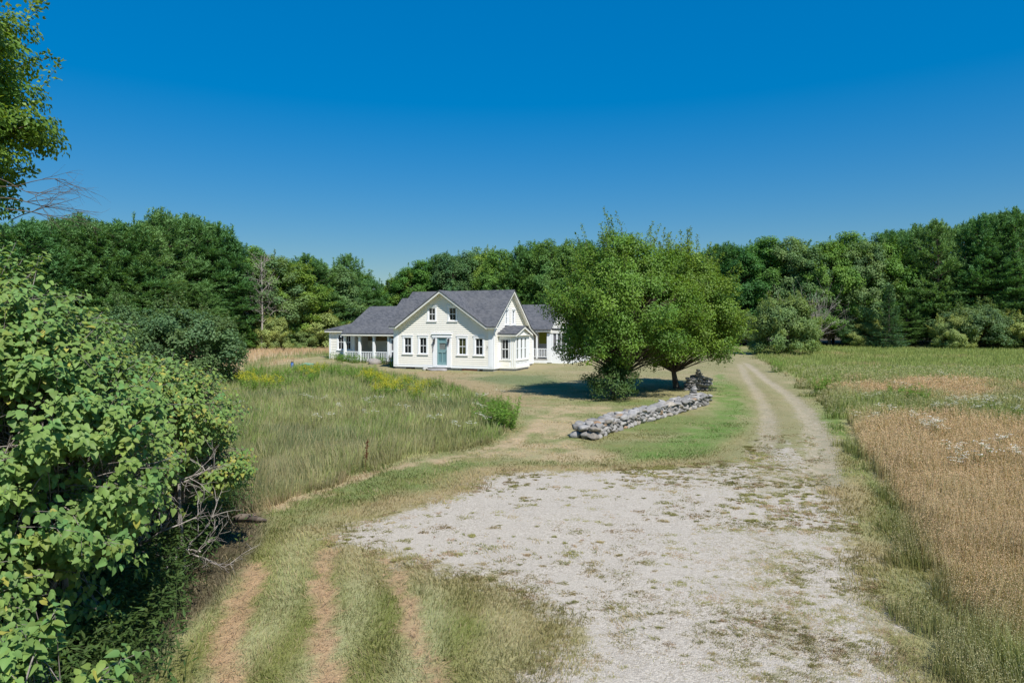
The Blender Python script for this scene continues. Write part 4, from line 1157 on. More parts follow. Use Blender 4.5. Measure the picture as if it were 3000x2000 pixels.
def bare_meshes(seed, H=9.0, spread=.5, n0=9, col=(.35, .3, .27), fan=False, trunk_r=.14):
    r = np.random.default_rng(seed); tr = Geo(); br = Geo()
    if not fan:
        pth = np.stack([.15 * np.sin(np.linspace(0, 3, 8)), .1 * np.cos(np.linspace(0, 4, 8)), np.linspace(0, H, 8)], 1); tr.tube(pth, np.linspace(trunk_r, .02, 8), 7)
    else: tr.tube([(0, 0, 0), (0, 0, H * .18)], [trunk_r, trunk_r * .8], 7)
    def grow(g, p, d, L, rad, dep):
        n = 4; q = [p]
        for k in range(n): d = unit(d + r.normal(size=3) * .16 + np.array([0, 0, .06])); q.append(q[-1] + d * L / n)
        g.tube(q, np.linspace(rad, rad * .5, n + 1), 5 if dep > 1 else 3)
        if dep > 0:
            for k in range(4 if dep > 1 else 3):
                j = 1 + r.integers(n); grow(g, q[j], unit(d + r.normal(size=3) * .55), L * (.55 + .2 * r.random()), rad * .5, dep - 1)
    for k in range(n0):
        a = k * 2.4 + r.random(); h = (0.28 + .68 * (k + .5) / n0) * H if not fan else H * .12
        el = .5 if not fan else .35 + 1.1 * r.random()
        L = H * spread * (1.0 - .5 * k / n0 if not fan else (.75 + .3 * r.random()))
        grow(br, np.array([0, 0, h]), np.array([math.cos(a) * math.cos(el), math.sin(a) * math.cos(el), math.sin(el)]), L * .6, .045, 2)
    return tr.mesh('bare_trunk'), br.mesh('bare_branches')

PROTO = {}
PROTO['pine'] = [(pine_meshes(s, 20, 4.4 + .5 * (s % 3), .06 + .05 * (s % 2), nb=120 + 10 * (s % 3)), M['needle'], M['bark']) for s in (1, 2, 3, 4, 5)]
PROTO['spruce'] = [(pine_meshes(20 + s, 20, 3.3, .02, 1.0, 150, 1.0, (.080, .155, .080), .8, .42), M['needle'], M['bark']) for s in (1, 2)]
PROTO['broad'] = [(broad_meshes(30 + s, 18, 4.6, .08, 170, 190, .28, c, .95, clump=.21, full=.4, shoots=60), M['leaf'], M['bark']) for s, c in
                  ((1, (.110, .235, .045)), (2, (.135, .255, .045)), (3, (.095, .210, .050)), (4, (.130, .230, .085)))]
PROTO['shrub'] = [(broad_meshes(50 + s, 6, 2.9, .02, 130, 230, .16, c, .95, .1, .10, multi=4, clump=.22, full=.6, shoots=90), M['leaf'], M['bark']) for s, c in
                  ((1, (.24, .320, .105)), (2, (.135, .215, .085)))]
PH = {'pine': 20.0, 'spruce': 20.0, 'broad': 18.0, 'shrub': 6.0}
NM = {'pine': 'pine_tree', 'spruce': 'spruce_tree', 'broad': 'broadleaf_tree', 'shrub': 'shrub'}
CT = {'pine': 'pine tree', 'spruce': 'spruce tree', 'broad': 'tree', 'shrub': 'shrub'}
def place(kind, x, y, h, label, group=None, wide=1.0, var=None, name=None, cat=None, tilt=0):
    pr = PROTO[kind]; (tm, cm), lm, bm_ = pr[(var if var is not None else random.randrange(len(pr))) % len(pr)]
    s = h / PH[kind]
    o = empty(name or NM[kind], (x, y, float(G(x, y)) - .05), random.random() * 6.28, label, cat or CT[kind], group)
    o.scale = (s * wide, s * wide, s); o.rotation_euler.x = random.gauss(0, .02); o.rotation_euler.y = random.gauss(0, .02)
    link_mesh('trunk', tm, None, o) if tm.materials else link_mesh('trunk', tm, bm_, o)
    link_mesh('crown', cm, None, o) if cm.materials else link_mesh('crown', cm, lm, o)
    return o
def depth_at(px): return float(np.interp(px, [-300, 0, 300, 600, 760, 870, 1000, 1300, 1600, 1750, 1900, 2100, 2352, 2700], [58, 66, 78, 96, 108, 135, 138, 128, 122, 118, 114, 112, 106, 98]))

ORD = ['first', 'second', 'third', 'fourth', 'fifth', 'sixth', 'seventh', 'eighth', 'ninth', 'tenth', 'eleventh', 'twelfth', 'thirteenth', 'fourteenth', 'fifteenth', 'sixteenth', 'seventeenth']
stands = {
 'left': ([(15, 520, 'pine'), (62, 508, 'pine'), (120, 506, 'pine'), (172, 494, 'pine'), (222, 512, 'pine'), (272, 512, 'pine'), (322, 514, 'pine'), (380, 487, 'pine'), (432, 496, 'pine'), (482, 516, 'pine'), (520, 546, 'pine'),
           (572, 568, 'broad'), (625, 578, 'broad'), (668, 602, 'broad'), (702, 586, 'pine'), (738, 606, 'pine'), (765, 606, 'broad'), (800, 586, 'pine'), (845, 640, 'pine'), (872, 648, 'spruce'), (890, 641, 'spruce')], 'in the left wood, counted from the left edge'),
 'middle': ([(925, 622, 'broad'), (962, 600, 'broad'), (1000, 588, 'pine'), (1036, 575, 'broad'), (1075, 573, 'broad'), (1112, 568, 'broad'), (1150, 576, 'broad'), (1192, 566, 'pine'), (1232, 556, 'broad'), (1268, 548, 'broad'), (1305, 548, 'broad'), (1350, 556, 'pine')], 'in the wood behind the house roof, counted from the left'),
 'behind the pear trees': ([(1400, 575, 'pine'), (1450, 590, 'broad'), (1500, 585, 'pine'), (1550, 600, 'broad'), (1590, 600, 'pine'), ], 'in the wood behind the two field trees'),
 'right': ([(1632, 566, 'pine'), (1668, 560, 'pine'), (1702, 566, 'broad'), (1752, 546, 'broad'), (1806, 540, 'broad'), (1865, 562, 'broad'), (1905, 556, 'broad'), (1942, 536, 'broad'), (1980, 548, 'broad'), (2020, 538, 'broad'), (2055, 532, 'pine'), (2102, 518, 'pine'), (2155, 506, 'pine'), (2205, 508, 'pine'), (2250, 496, 'pine'), (2300, 490, 'pine'), (2348, 478, 'pine')], 'in the right wood, counted from the drive')}
desc = {'pine': 'dark layered white pine', 'broad': 'rounded green broadleaf tree', 'spruce': 'narrow pointed dark spruce'}
for sn, (lst, where) in stands.items():
    cnt = {}
    for (px, py, kind) in lst:
        k = cnt.get(kind, 0); cnt[kind] = k + 1
        d = depth_at(px) + random.uniform(-3, 3)
        x = (px - 1176) / FD * d; h = (745 - py) / FD * d + CZ - float(G(x, d)) + .1; h *= .955 if kind == 'pine' else .97
        lab = f"{ORD[k]} {desc[kind]} {where}"
        place(kind, x, d, h, lab, 'trees of the ' + sn + ' wood', wide=(random.uniform(.95, 1.2) * 20 / max(h, 13) if kind == 'pine' else random.uniform(1.0, 1.25) * 16 / max(h, 13) if kind == 'broad' else .95))
# trees further back that close the wood
for row, (dd, drop, stepx) in enumerate(((9, 26, 62), (19, 40, 80))):
    px = -160 + row * 30
    while px < 2560:
        allp = sorted([q for l in stands.values() for q in l[0]])
        py = float(np.interp(px, [q[0] for q in allp], [q[1] for q in allp])) + drop * random.uniform(.5, 1.2)
        kind = 'pine' if (px < 540 or px > 2040) and random.random() < .85 else random.choice(['broad', 'broad', 'pine'])
        d = depth_at(px) + dd + random.uniform(-2, 2); x = (px - 1176) / FD * d
        h = (745 - py) / FD * d + CZ - float(G(x, d))
        place(kind, x, d, h, 'tree crowded in the shade further back in the wood', 'trees standing deeper in the wood', wide=random.uniform(1.05, 1.3) * 19 / max(h, 13))
        px += stepx * random.uniform(.85, 1.15)
# understorey along the foot of the wood
us = [(560, 3.5, 'broad'), (690, 3.0, 'shrub'), (720, 5.5, 'shrub'), (760, 4.0, 'shrub'), (800, 6.0, 'broad'), (850, 6.5, 'broad'), (905, 6.5, 'broad'), (1215, 8, 'broad'), (1260, 8, 'pine'), (1700, 6, 'broad'), (1950, 5.0, 'broad'), (1990, 4.0, 'shrub'), (2120, 5.5, 'pine'), (2240, 6.5, 'shrub'), (2300, 7.5, 'pine'), (2345, 5.5, 'shrub'),
      (1640, 7, 'broad'), (520, 7, 'pine'), (460, 8, 'pine'), (655, 6, 'broad'), (250, 8, 'pine'), (330, 8, 'broad'), (2080, 8, 'pine'), (2190, 9, 'pine'), (2380, 8, 'pine')]
for k, (px, h, kind) in enumerate(us):
    d = depth_at(px) - random.uniform(3.5, 6); x = (px - 1176) / FD * d
    side = 'left' if px < 700 else 'middle' if px < 1300 else 'right'
    place(kind, x, d, h, 'low leafy growth at the foot of the %s wood' % side, 'young trees along the foot of the %s wood' % side, wide=1.5)

# named trees and shrubs
def at(px, d): return (px - 1176) / FD * d
place('spruce', at(2040, 104), 104, 9.6, 'young dark spruce standing in front of the right wood at the field edge', None, 1.5, 0)
place('shrub', at(1803, 85), 85, 7.2, 'rounded overgrown apple tree with grey twigs on top, right of the drive', None, 1.08, 0, 'apple_tree', 'tree')
place('shrub', at(2188, 101), 101, 4.9, 'sprawling pale green scrub in front of the right pines', None, 1.05, 0)
place('shrub', at(430, 46), 46, 5.3, 'dark green rounded apple tree behind the lilac bushes', None, 1.25, 1, 'apple_tree', 'tree')
place('shrub', at(300, 50), 50, 5.3, 'dark green apple tree half hidden by the near lilac', None, 1.2, 1, 'apple_tree', 'tree')
place('shrub', at(625, 92), 92, 4.7, 'light green small round tree below the pale dead tree', None, 1.0, 0)
def bare(name, px, d, z0, meshes, mat, label, cat):
    x = at(px, d); o = empty(name, (x, d, float(G(x, d)) + z0), 0, label, cat)
    link_mesh('trunk', meshes[0], mat, o); link_mesh('branches', meshes[1], mat, o); return o
bare('dead_tree', 600, 90, 0, bare_meshes(5, 12.5, .34, 26, trunk_r=.16), M['dead'], 'tall bare pale dead tree against the left wood', 'dead tree')
bare('dead_shrub', 1868, 103, 0, bare_meshes(8, 10.2, .85, 26, fan=True, trunk_r=.2), M['dead'], 'leafless grey fan shaped tree behind the rounded apple tree', 'dead tree')
tw = Geo(); r_ = np.random.default_rng(4)
bt_ = bare_meshes(12, 3.2, .8, 16, fan=True, trunk_r=.05)
o = bare('bare_twigs', 1806, 87.0, 3.4, bt_, M['dead'], 'bare grey twigs sticking out of the top of the rounded apple tree', 'dead branches')

# the two field trees, finer leaves
def field_tree(seed, px, py, H, R, label, sc, **kw):
    x, y = gp(px, py); tm, cm = broad_meshes(seed, H, R, **kw)
    o = empty('pear_tree', (x, y, float(G(x, y)) - .05), 0, label, 'tree', 'pear trees in front of the house')
    link_mesh('trunk', tm, M['bark'], o); link_mesh('crown', cm, M['fieldleaf'], o); return o
field_tree(71, 1428, 908, 9.5, 3.75, 'larger round leafed tree with dark trunk and suckers behind the stone wall', 1,
           cb=.165, nclump=360, nleaf=250, leaf=.12, col=(.138, .248, .038), flat=1.0, low=.06, trunk_r=.22, clump=.17, fill=1.0, narrow=.36, full=.75, shoots=170)
field_tree(74, 1556, 893, 8.9, 3.65, 'smaller field tree with yellower leaves beside the drive, right of the larger one', 1,
           cb=.165, nclump=360, nleaf=250, leaf=.12, col=(.150, .252, .038), flat=1.0, low=.06, trunk_r=.18, clump=.17, fill=1.0, narrow=.32, full=.75, shoots=170)
# suckers round the foot of the larger tree
x, y = gp(1412, 918)
tm, cm = broad_meshes(81, 2.0, 1.35, cb=.02, nclump=40, nleaf=130, leaf=.11, col=(.09, .15, .04), flat=.9, trunk_r=.05, multi=5, clump=.3)
o = empty('sucker_thicket', (x, y, float(G(x, y)) - .05), 0, 'dark thicket of shoots round the foot of the larger field tree', 'shrub'); link_mesh('stems', tm, M['bark'], o); link_mesh('foliage', cm, M['leaf'], o)

# big maple on the left edge
def maple():
    r = np.random.default_rng(91)
    tm, cm = broad_meshes(92, 19.5, 5.7, cb=.30, nclump=330, nleaf=380, leaf=.20, col=(.165, .27, .045), flat=.6, shoots=200, low=.0, trunk_r=.38, clump=.19, fill=1.0)
    o = empty('maple_tree', (-24.2, 24.5, float(G(-24.2, 24.5)) - .05), 2.0, 'tall maple with sunlit yellow green sprays cut off by the left edge', 'tree')
    link_mesh('trunk', tm, M['bark'], o); link_mesh('crown', cm, M['fieldleaf'], o)
    g = Geo()
    def grow(p, d, L, rad, dep):
        q = [p]
        for k in range(6): d = unit(d + r.normal(size=3) * .14 + np.array([0, 0, -.03])); q.append(q[-1] + d * L / 6)
        g.tube(q, np.linspace(rad, rad * .3, 7), 4)
        if dep > 0:
            for k in range(4): grow(q[2 + r.integers(4)], unit(d + r.normal(size=3) * .4), L * .55, rad * .5, dep - 1)
    for k in range(5): grow(np.array([-18.6, 24.2 + .3 * k, 9.9 - .35 * k]), unit(np.array([1, .1 * r.normal(), -.25 + .14 * k])), 2.6, .022, 2)
    b_ = g.build('bare_branches', M['bark'], o); b_.matrix_parent_inverse = (Matrix.Translation(o.location) @ o.rotation_euler.to_matrix().to_4x4()).inverted()
maple()

# ------------------------------------------------------------------ lilac hedge (near, heart-shaped leaves)
def lilac(name, cx, cy, blobs, nst, ntip, label, seed, leafL=.110, yellow=.04, nl=8, cat='lilac bush', trunkcol=(.25, .22, .19)):
    """blobs: ellipsoids (x,y,z,rx,ry,rz,weight) the shoots grow out to"""
    r = np.random.default_rng(seed); g0 = float(G(cx, cy))
    o = empty(name, (cx, cy, g0), 0, label, cat)
    st_ = Geo(); lv = Geo()
    W = np.array([b[6] for b in blobs], float); W /= W.sum()
    hubs = []
    for i in range(nst):
        b = blobs[r.choice(len(blobs), p=W)]
        v = unit(r.normal(size=3)); 
        e = np.array(b[:3]) + v * np.array(b[3:6]) * .55
        s = np.array([cx + (b[0] - cx) * .5 + r.normal() * .45, cy + (b[1] - cy) * .5 + r.normal() * .5, g0])
        t = np.linspace(0, 1, 8)[:, None]; mid = np.array([s[0] * .6 + e[0] * .4, s[1] * .6 + e[1] * .4, g0 + (e[2] - g0) * .65]) + r.normal(size=3) * .25
        path = (1 - t) ** 2 * s + 2 * t * (1 - t) * mid + t * t * e; path += r.normal(size=path.shape) * .03
        st_.tube(path - [cx, cy, g0], np.linspace(.035 + .02 * r.random(), .012, 8), 6, trunkcol)
        hubs.append((path, b))
    for i in range(ntip):
        path, b = hubs[r.integers(len(hubs))]
        v = unit(r.normal(size=3) + np.array([.25, -.35, .25])); q = .70 + .30 * r.random() + .22 * r.random() ** 4 + .08 * math.sin(v[0] * 9 + v[2] * 7)
        tip = np.array(b[:3]) + v * np.array(b[3:6]) * q
        if tip[2] < g0 + .25: continue
        gap = math.sin(tip[0] * 3.1 + seed) * math.sin(tip[2] * 3.7 + 1.3 * seed) + .6 * math.sin(tip[0] * 6.3 - tip[2] * 5.1) + .4 * math.sin(tip[1] * 4)
        if gap < -.30 - .2 * r.random(): tip = np.array(b[:3]) + (tip - np.array(b[:3])) * .66
        if gap < -.62: continue
        j = 3 + r.integers(5); s = path[min(j, 7)]
        # draw the twig in from a point nearer the tip
        s = s + (tip - s) * .15
        L = np.linalg.norm(tip - s); t = np.linspace(0, 1, 6)[:, None]
        mid = (s + tip) / 2 + np.array([0, 0, .12 * L]) + r.normal(size=3) * .06 * L
        tp = (1 - t) ** 2 * s + 2 * t * (1 - t) * mid + t * t * tip
        if r.random() < .8: st_.tube(tp - [cx, cy, g0], np.linspace(.010, .003, 6), 3, trunkcol)
        d = unit(tp[-1] - tp[-2]); d = unit(d + np.array([0, 0, .25]))
        n = nl + r.integers(5)
        k = np.arange(n); along = tip[None] - d[None] * (k[:, None] * .038 - .05)
        ax = unit(np.cross(d, np.array([.1, .2, 1]) + r.normal(size=3) * .3)); bx_ = np.cross(d, ax)
        phi = (k // 2) * math.pi / 2 + (k % 2) * math.pi + r.normal(size=n) * .35
        rad_ = np.cos(phi)[:, None] * ax + np.sin(phi)[:, None] * bx_
        pos = along + rad_ * .035
        ld = unit(rad_ * .8 + d * .2 + np.array([.05, -.12, -.80]) + r.normal(size=(n, 3)) * .25)
        nr = unit(d * .35 + np.array([.16, -.35, .75]) + v * .5 + r.normal(size=(n, 3)) * .28)
        base = np.array([.170, .265, .068])
        C = base * (.80 + .4 * r.random((n, 1))) * (1 + .12 * r.normal() * np.array([1, .2, -.5]))
        yl = r.random(n) < yellow * .35; C[yl] = np.array([.34, .33, .07]) * (.8 + .4 * r.random((yl.sum(), 1)))
        ln = leafL * (.48 + .60 * r.random(n)) * np.where(k < 2, .75, 1)
        lv.hearts(pos - [cx, cy, g0], nr, ld, ln, C)
    so_ = st_.build('stems', M['greybark'], o); fo_ = lv.build('foliage', M['lilac'], o)
    return o
lilac('lilac_bush', -6.6, 8.8, [(-6.6, 8.4, 2.5, 2.0, 2.3, 2.5, 5), (-6.9, 8.6, 4.1, 1.7, 2.0, 1.35, 3), (-5.8, 8.6, 3.0, 1.45, 1.8, 1.5, 3), (-4.9, 7.2, 1.7, .9, 1.0, .9, .0), (-6.0, 6.4, 1.9, 1.2, 1.0, 1.3, 2)], 60, 4500,
      'large near lilac bush with broad heart shaped leaves filling the left foreground', 201)
lilac('lilac_bush', -4.1, 5.75, [(-4.15, 5.6, 1.15, 1.0, .9, .95, 1)], 14, 620, 'low lilac clump at the bottom left corner in front of the large one', 202, nl=8)
lilac('lilac_bush', -7.3, 12.4, [(-7.4, 12.0, 2.6, 1.9, 1.8, 1.75, 3), (-6.4, 12.6, 3.0, 1.15, 1.3, .95, 2), (-6.0, 13.2, 2.0, 1.0, 1.0, .8, 1.0)], 38, 2100,
      'further lilac with yellowing leaves and bare grey branches reaching right', 203, .095, .35, 7)
# bare limbs on its right side
g = Geo(); r_ = np.random.default_rng(55)
def grow_bare(g, p, d, L, rad, dep, r):
    q = [p]
    for k in range(6): d = unit(d + r.normal(size=3) * .17 + np.array([0, 0, .04])); q.append(q[-1] + d * L / 6)
    g.tube(q, np.linspace(rad, rad * .45, 7), 5)
    if dep > 0:
        for k in range(5): grow_bare(g, q[1 + r.integers(6)], unit(d + r.normal(size=3) * .5), L * (.4 + .25 * r.random()), rad * .45, dep - 1, r)
lo_ = empty('leaning_branches', (-7.0, 12.3, float(G(-7.0, 12.3))), 0, 'bare crooked grey limbs leaning out right from under the yellowing lilac', 'dead branches')
for k, (dx, dz) in enumerate(((.95, .35), (.9, .6), (.7, .8), (.95, .15), (.8, .45))):
    grow_bare(g, np.array([0, -.1 * k, .5]), unit(np.array([dx, -.15 + .1 * k, dz])), 1.5, .035, 3, r_)
g.build('branches', M['dead'], lo_)

# ------------------------------------------------------------------ small flowering plants
def weed_mesh(seed, h=.9, n=14, col=(.10, .17, .035), flower=None, leafn=14, spread=.3, fl_shape='plume'):
    r = np.random.default_rng(seed); st_ = Geo(); fl = Geo()
    for k in range(n):
        a = r.random() * 6.28; d = r.random() ** .5 * spread; p = np.array([math.cos(a) * d, math.sin(a) * d, 0]); hh = h * (.7 + .4 * r.random())
        top = p * 1.4 + np.array([r.normal() * .05, r.normal() * .05, hh])
        st_.tube([p, (p + top) / 2, top], [.006, .005, .003], 3, np.array(col) * .9)
        t = r.random(leafn)[:, None] * .9; pos = p * (1 - t) + top * t
        phi = r.random(leafn) * 6.28; ld = np.stack([np.cos(phi), np.sin(phi), .35 + .2 * r.random(leafn)], 1)
        st_.leaves(pos, np.tile([0, 0, 1.0], (leafn, 1)) + r.normal(size=(leafn, 3)) * .3, ld, .11 + .06 * r.random(leafn), .035, np.tile(col, (leafn, 1)) * (.8 + .4 * r.random((leafn, 1))))
        if flower is not None:
            m_ = 26
            if fl_shape == 'plume': q = top + r.normal(size=(m_, 3)) * [.05, .05, .07]
            else:
                q = []
                for u in range(4):
                    c_ = top + np.array([r.normal() * .07, r.normal() * .07, -.03 * u]); q.append(c_ + r.normal(size=(7, 3)) * [.035, .035, .006])
                q = np.concatenate(q); m_ = len(q)
            fl.leaves(q, np.tile([0, 0, 1.0], (m_, 1)) + r.normal(size=(m_, 3)) * (.5 if fl_shape == 'plume' else .15), r.normal(size=(m_, 3)), .042, .036, np.tile(flower, (m_, 1)) * (.8 + .3 * r.random((m_, 1))))
    return st_.mesh('stems'), (fl.mesh('blossom') if flower is not None else None)
wm = {'gold': [weed_mesh(300 + k, .95, 22, (.17, .30, .045), (.48, .46, .04), 16, .42) for k in range(2)],
      'green': [weed_mesh(310 + k, .95, 22, (.155, .285, .045), None, 22, .42) for k in range(2)],
      'white': [weed_mesh(320 + k, .85, 3, (.13, .16, .06), (.72, .72, .70), 6, .25, 'umbel') for k in range(2)]}
def plant(kind, x, y, s, name, label, cat, group):
    st_, fl = wm[kind][random.randrange(2)]
    o = empty(name, (x, y, float(G(x, y))), random.random() * 6, label, cat, group); o.scale = (s, s, s)
    link_mesh('stems', st_, M['grass'] if not st_.materials else None, o)
    if fl: link_mesh('blossom', fl, M['grass'] if not fl.materials else None, o)
def at_many(pts): return [gp(*p) for p in pts]
gold = [(575, 905), (600, 900), (628, 908), (560, 895), (700, 872), (718, 878), (735, 868), (850, 880), (862, 893), (878, 900), (895, 905), (905, 915), (840, 890), (955, 925), (968, 912), (985, 905), (930, 905), (870, 915), (890, 925)]
for k, p in enumerate(gold):
    x, y = gp(*p); plant('gold', x, y, random.uniform(.85, 1.2), 'goldenrod', 'goldenrod clump with yellow plumes in the left meadow', 'flower', 'goldenrod clumps in the left meadow')
greens = [(590, 878), (615, 885), (650, 880), (690, 862), (712, 860), (735, 858), (755, 866), (785, 872), (800, 878), (820, 868), (835, 876), (850, 866), (865, 880), (895, 880), (700, 890), (940, 890), (560, 880), (1000, 905), (1105, 975), (1130, 980), (1150, 985), (1165, 965), (1145, 955), (1120, 960), (1170, 985), (1040, 915), (600, 868), (632, 872), (668, 868), (575, 862), (770, 862), (720, 880), (655, 895)]
for p in greens:
    x, y = gp(*p); plant('green', x, y, random.uniform(.85, 1.25), 'leafy_weed', 'tall leafy green weed in the left meadow', 'weed', 'leafy weeds in the left meadow')
for p in [(1885, 905), (1900, 900), (1910, 902), (2030, 930), (2060, 925), (2090, 932), (2110, 935), (1790, 855)]:
    x, y = gp(*p); plant('green', x, y, random.uniform(.9, 1.3), 'leafy_weed', 'bright green leafy weed in the right meadow', 'weed', 'leafy weeds in the right meadow')
for (s_, t_) in ((-18.2, 4.1), (-17.4, 3.7), (-16.8, 4.2), (-15.9, 3.8), (-15.1, 4.2), (-14.4, 4.1), (-12.6, 4.3), (-12.0, 4.0), (-19.8, 5.2), (-20.6, 5.6), (-18.9, 4.4), (-21.4, 5.4), (-12.9, 3.0), (-11.8, 3.3), (-17.9, 2.6), (-16.3, 3.0), (-11.0, 1.6), (-10.6, .9)):
    x, y, z = hw(s_, t_); plant('green', x, y, random.uniform(.7, 1.15), 'border_plant', 'leafy plant in the bed along the left porch', 'plant', 'plants in the bed along the left porch')
wh = [(1985, 980), (2020, 975), (2110, 985), (2125, 992), (2140, 1000), (2150, 1010), (2165, 1012), (2130, 1010), (2205, 1070), (2220, 1080), (2230, 1088), (2200, 1090), (2320, 1065), (2335, 1075), (2060, 905), (2080, 900), (2190, 935), (2210, 940), (2225, 950), (2240, 945), (2255, 955), (2270, 948), (2285, 940), (2210, 955), (2255, 965), (2300, 930), (2320, 935), (2335, 955), (2150, 955), (2165, 960),
      (2120, 880), (2150, 876), (2000, 925), (2180, 880)]
for p in wh:
    x, y = gp(p[0], p[1] + 12); plant('white', x, y, random.uniform(.95, 1.3), 'white_flower', 'flat topped white flower heads in the right meadow', 'flower', 'white flowers in the right meadow')
wl = [(735, 925), (780, 945), (835, 945), (850, 960), (870, 935), (690, 935), (1065, 1000), (1100, 920), (1125, 925), (1140, 915), (1010, 925), (1000, 975), (1090, 990), (745, 975), (900, 915), (1085, 960), (915, 960), (560, 945)]
for p in wl:
    x, y = gp(p[0], p[1] + 12); plant('white', x, y, random.uniform(.85, 1.1), 'white_flower', 'flat topped white flower heads in the left meadow', 'flower', 'white flowers in the left meadow')
# rusty dock stalk
x, y = gp(838, 1085); g = Geo(); r_ = np.random.default_rng(6)
dk = empty('dock_stalk', (x, y, float(G(x, y))), 0, 'single rusty brown dock stalk standing in the left meadow', 'weed')
g.tube([(0, 0, 0), (.03, 0, .45), (.08, .0, .95)], [.008, .007, .004], 4, (.16, .07, .04)); g.build('stem', M['grass'], dk)
g = Geo(); t = r_.random(220)[:, None]; g.leaves(np.array([.03, 0, .4]) + t * np.array([.05, 0, .55]) + r_.normal(size=(220, 3)) * [.025, .025, .02], r_.normal(size=(220, 3)), r_.normal(size=(220, 3)), .03, .025, np.tile((.17, .06, .035), (220, 1))); g.build('seeds', M['grass'], dk)

# ------------------------------------------------------------------ grass
def scatter(n, d0, d1, power=1.0, margin=1.2, xlim=None):
    """points thinning out with distance"""
    u = rng.random(n); d = (d0 ** power + u * (d1 ** power - d0 ** power)) ** (1 / power) if power != 0 else d0 * (d1 / d0) ** u
    x = (rng.random(n) * 2 - 1) * d * .75 * margin
    return np.stack([x, d], 1)
def tintvar(c, a=.18): return c * (1 - a + 2 * a * rng.random((len(c), 1))) * (1 + .05 * rng.normal(size=c.shape))
def make_blades(geo, P, h, wmin, lean_amt, cb, ct, bend=.5):
    base = np.concatenate([P, G(P[:, 0], P[:, 1])[:, None] - .01], 1)
    la = fbm(P[:, 0], P[:, 1], .5, 2) * 12 + rng.normal(size=len(P)) * .9
    lean = np.stack([np.cos(la), np.sin(la), np.zeros(len(P))], 1) * (lean_amt * (.3 + rng.random(len(P))))[:, None]
    w = np.maximum(wmin, P[:, 1] * .0009 * (1 - .42 * sst(P[:, 1], 32, 58)))
    return geo.ribbons(base, lean, h, w, cb, ct, bend)

def house_mask(P):
    s_ = (P[:, 0] + 1.57) * .9205 - (P[:, 1] - 58) * .3907; t_ = (P[:, 0] + 1.57) * .3907 + (P[:, 1] - 58) * .9205
    return ((s_ > -9.9) & (s_ < .1) & (t_ > 0) & (t_ < 20)) | ((s_ > -22) & (s_ < 3) & (t_ > 4.7) & (t_ < 20)) | ((s_ > 0) & (s_ < 1.6) & (t_ > 1) & (t_ < 4.4))
# short turf and mown straw
g = Geo()
P = np.concatenate([scatter(330000, 6.3, 30, 0), scatter(90000, 26, 75, 0)])
Z = zones(P); n2 = fbm(P[:, 0], P[:, 1], 1.6)
keep = (Z['gravel'] + (rng.random(len(P)) - .5) * .9 < .10 + (n2 - .5) * 1.2) & (Z['ml'] < .7) & (Z['mr'] < 1.6) & ~house_mask(P) & ((Z['tr'] + (fbm(P[:, 0], P[:, 1], 2.6) - .5) * .42 > .17) | (rng.random(len(P)) < .22)) & ((Z['pa'] + (fbm(P[:, 0], P[:, 1], 2.6) - .5) * .8 > .2) | (rng.random(len(P)) < .3)) & ((Z['rr'] > .3) | (rng.random(len(P)) < .2)) & ((Z['drive'] < .4) | (rng.random(len(P)) < .45))
P = P[keep]; Z = {k: v[keep] for k, v in Z.items()}; n2 = n2[keep]
C = ground_color(P, Z)
h = (.05 + .07 * rng.random(len(P))) * (.7 + 1.3 * n2)
h *= 1 - .45 * sst(P[:, 1], 18, 26); h *= .72; h *= np.where((Z['tr'] < .28) | (Z['drive'] > 0), .45, 1.0)
h += .04 * sst(Z['mr'], -.9, 0) * rng.random(len(P)) + .12 * sst(Z['ml'], -.7, 0) * rng.random(len(P)) * sst(P[:, 0] * -1, -4, 0)
cb = tintvar(C * 1.0); ct = tintvar(C * 1.4, .3)
strawb = rng.random(len(P)) < .14; ct[strawb] = np.array([.42, .34, .20]) * (.8 + .4 * rng.random((strawb.sum(), 1))); cb[strawb] = ct[strawb] * .8
make_blades(g, P, h, .006, .9, cb, ct, .9)
setp(g.build('short_grass', M['grass']), 'short mown grass with dry straw over the yard and lawn', 'grass', None, 'stuff')
# cut hay lying on tracks
g = Geo(); P = scatter(70000, 6.3, 22, 0); Z = zones(P); keep = ((Z['tr'] + (fbm(P[:, 0], P[:, 1], 2.6) - .5) * .42 < .19) | (Z['pa'] < .3) | (Z['st'] > 0)) & (Z['gravel'] < .1); P = P[keep]
base = np.concatenate([P, G(P[:, 0], P[:, 1])[:, None] + .015], 1)
a = rng.random(len(P)) * 6.28; dv = np.stack([np.cos(a), np.sin(a), .12 * rng.random(len(P))], 1)
g.leaves(base, np.tile([0, 0, 1.0], (len(P), 1)) + rng.normal(size=(len(P), 3)) * .3, dv, .10 + .16 * rng.random(len(P)), np.maximum(.005, P[:, 1] * .0007), np.array([.45, .31, .19]) * (.7 + .5 * rng.random((len(P), 1))), 0)
setp(g.build('loose_straw', M['grass']), 'dry cut straw lying along the wheel tracks and paths', 'straw', None, 'stuff')
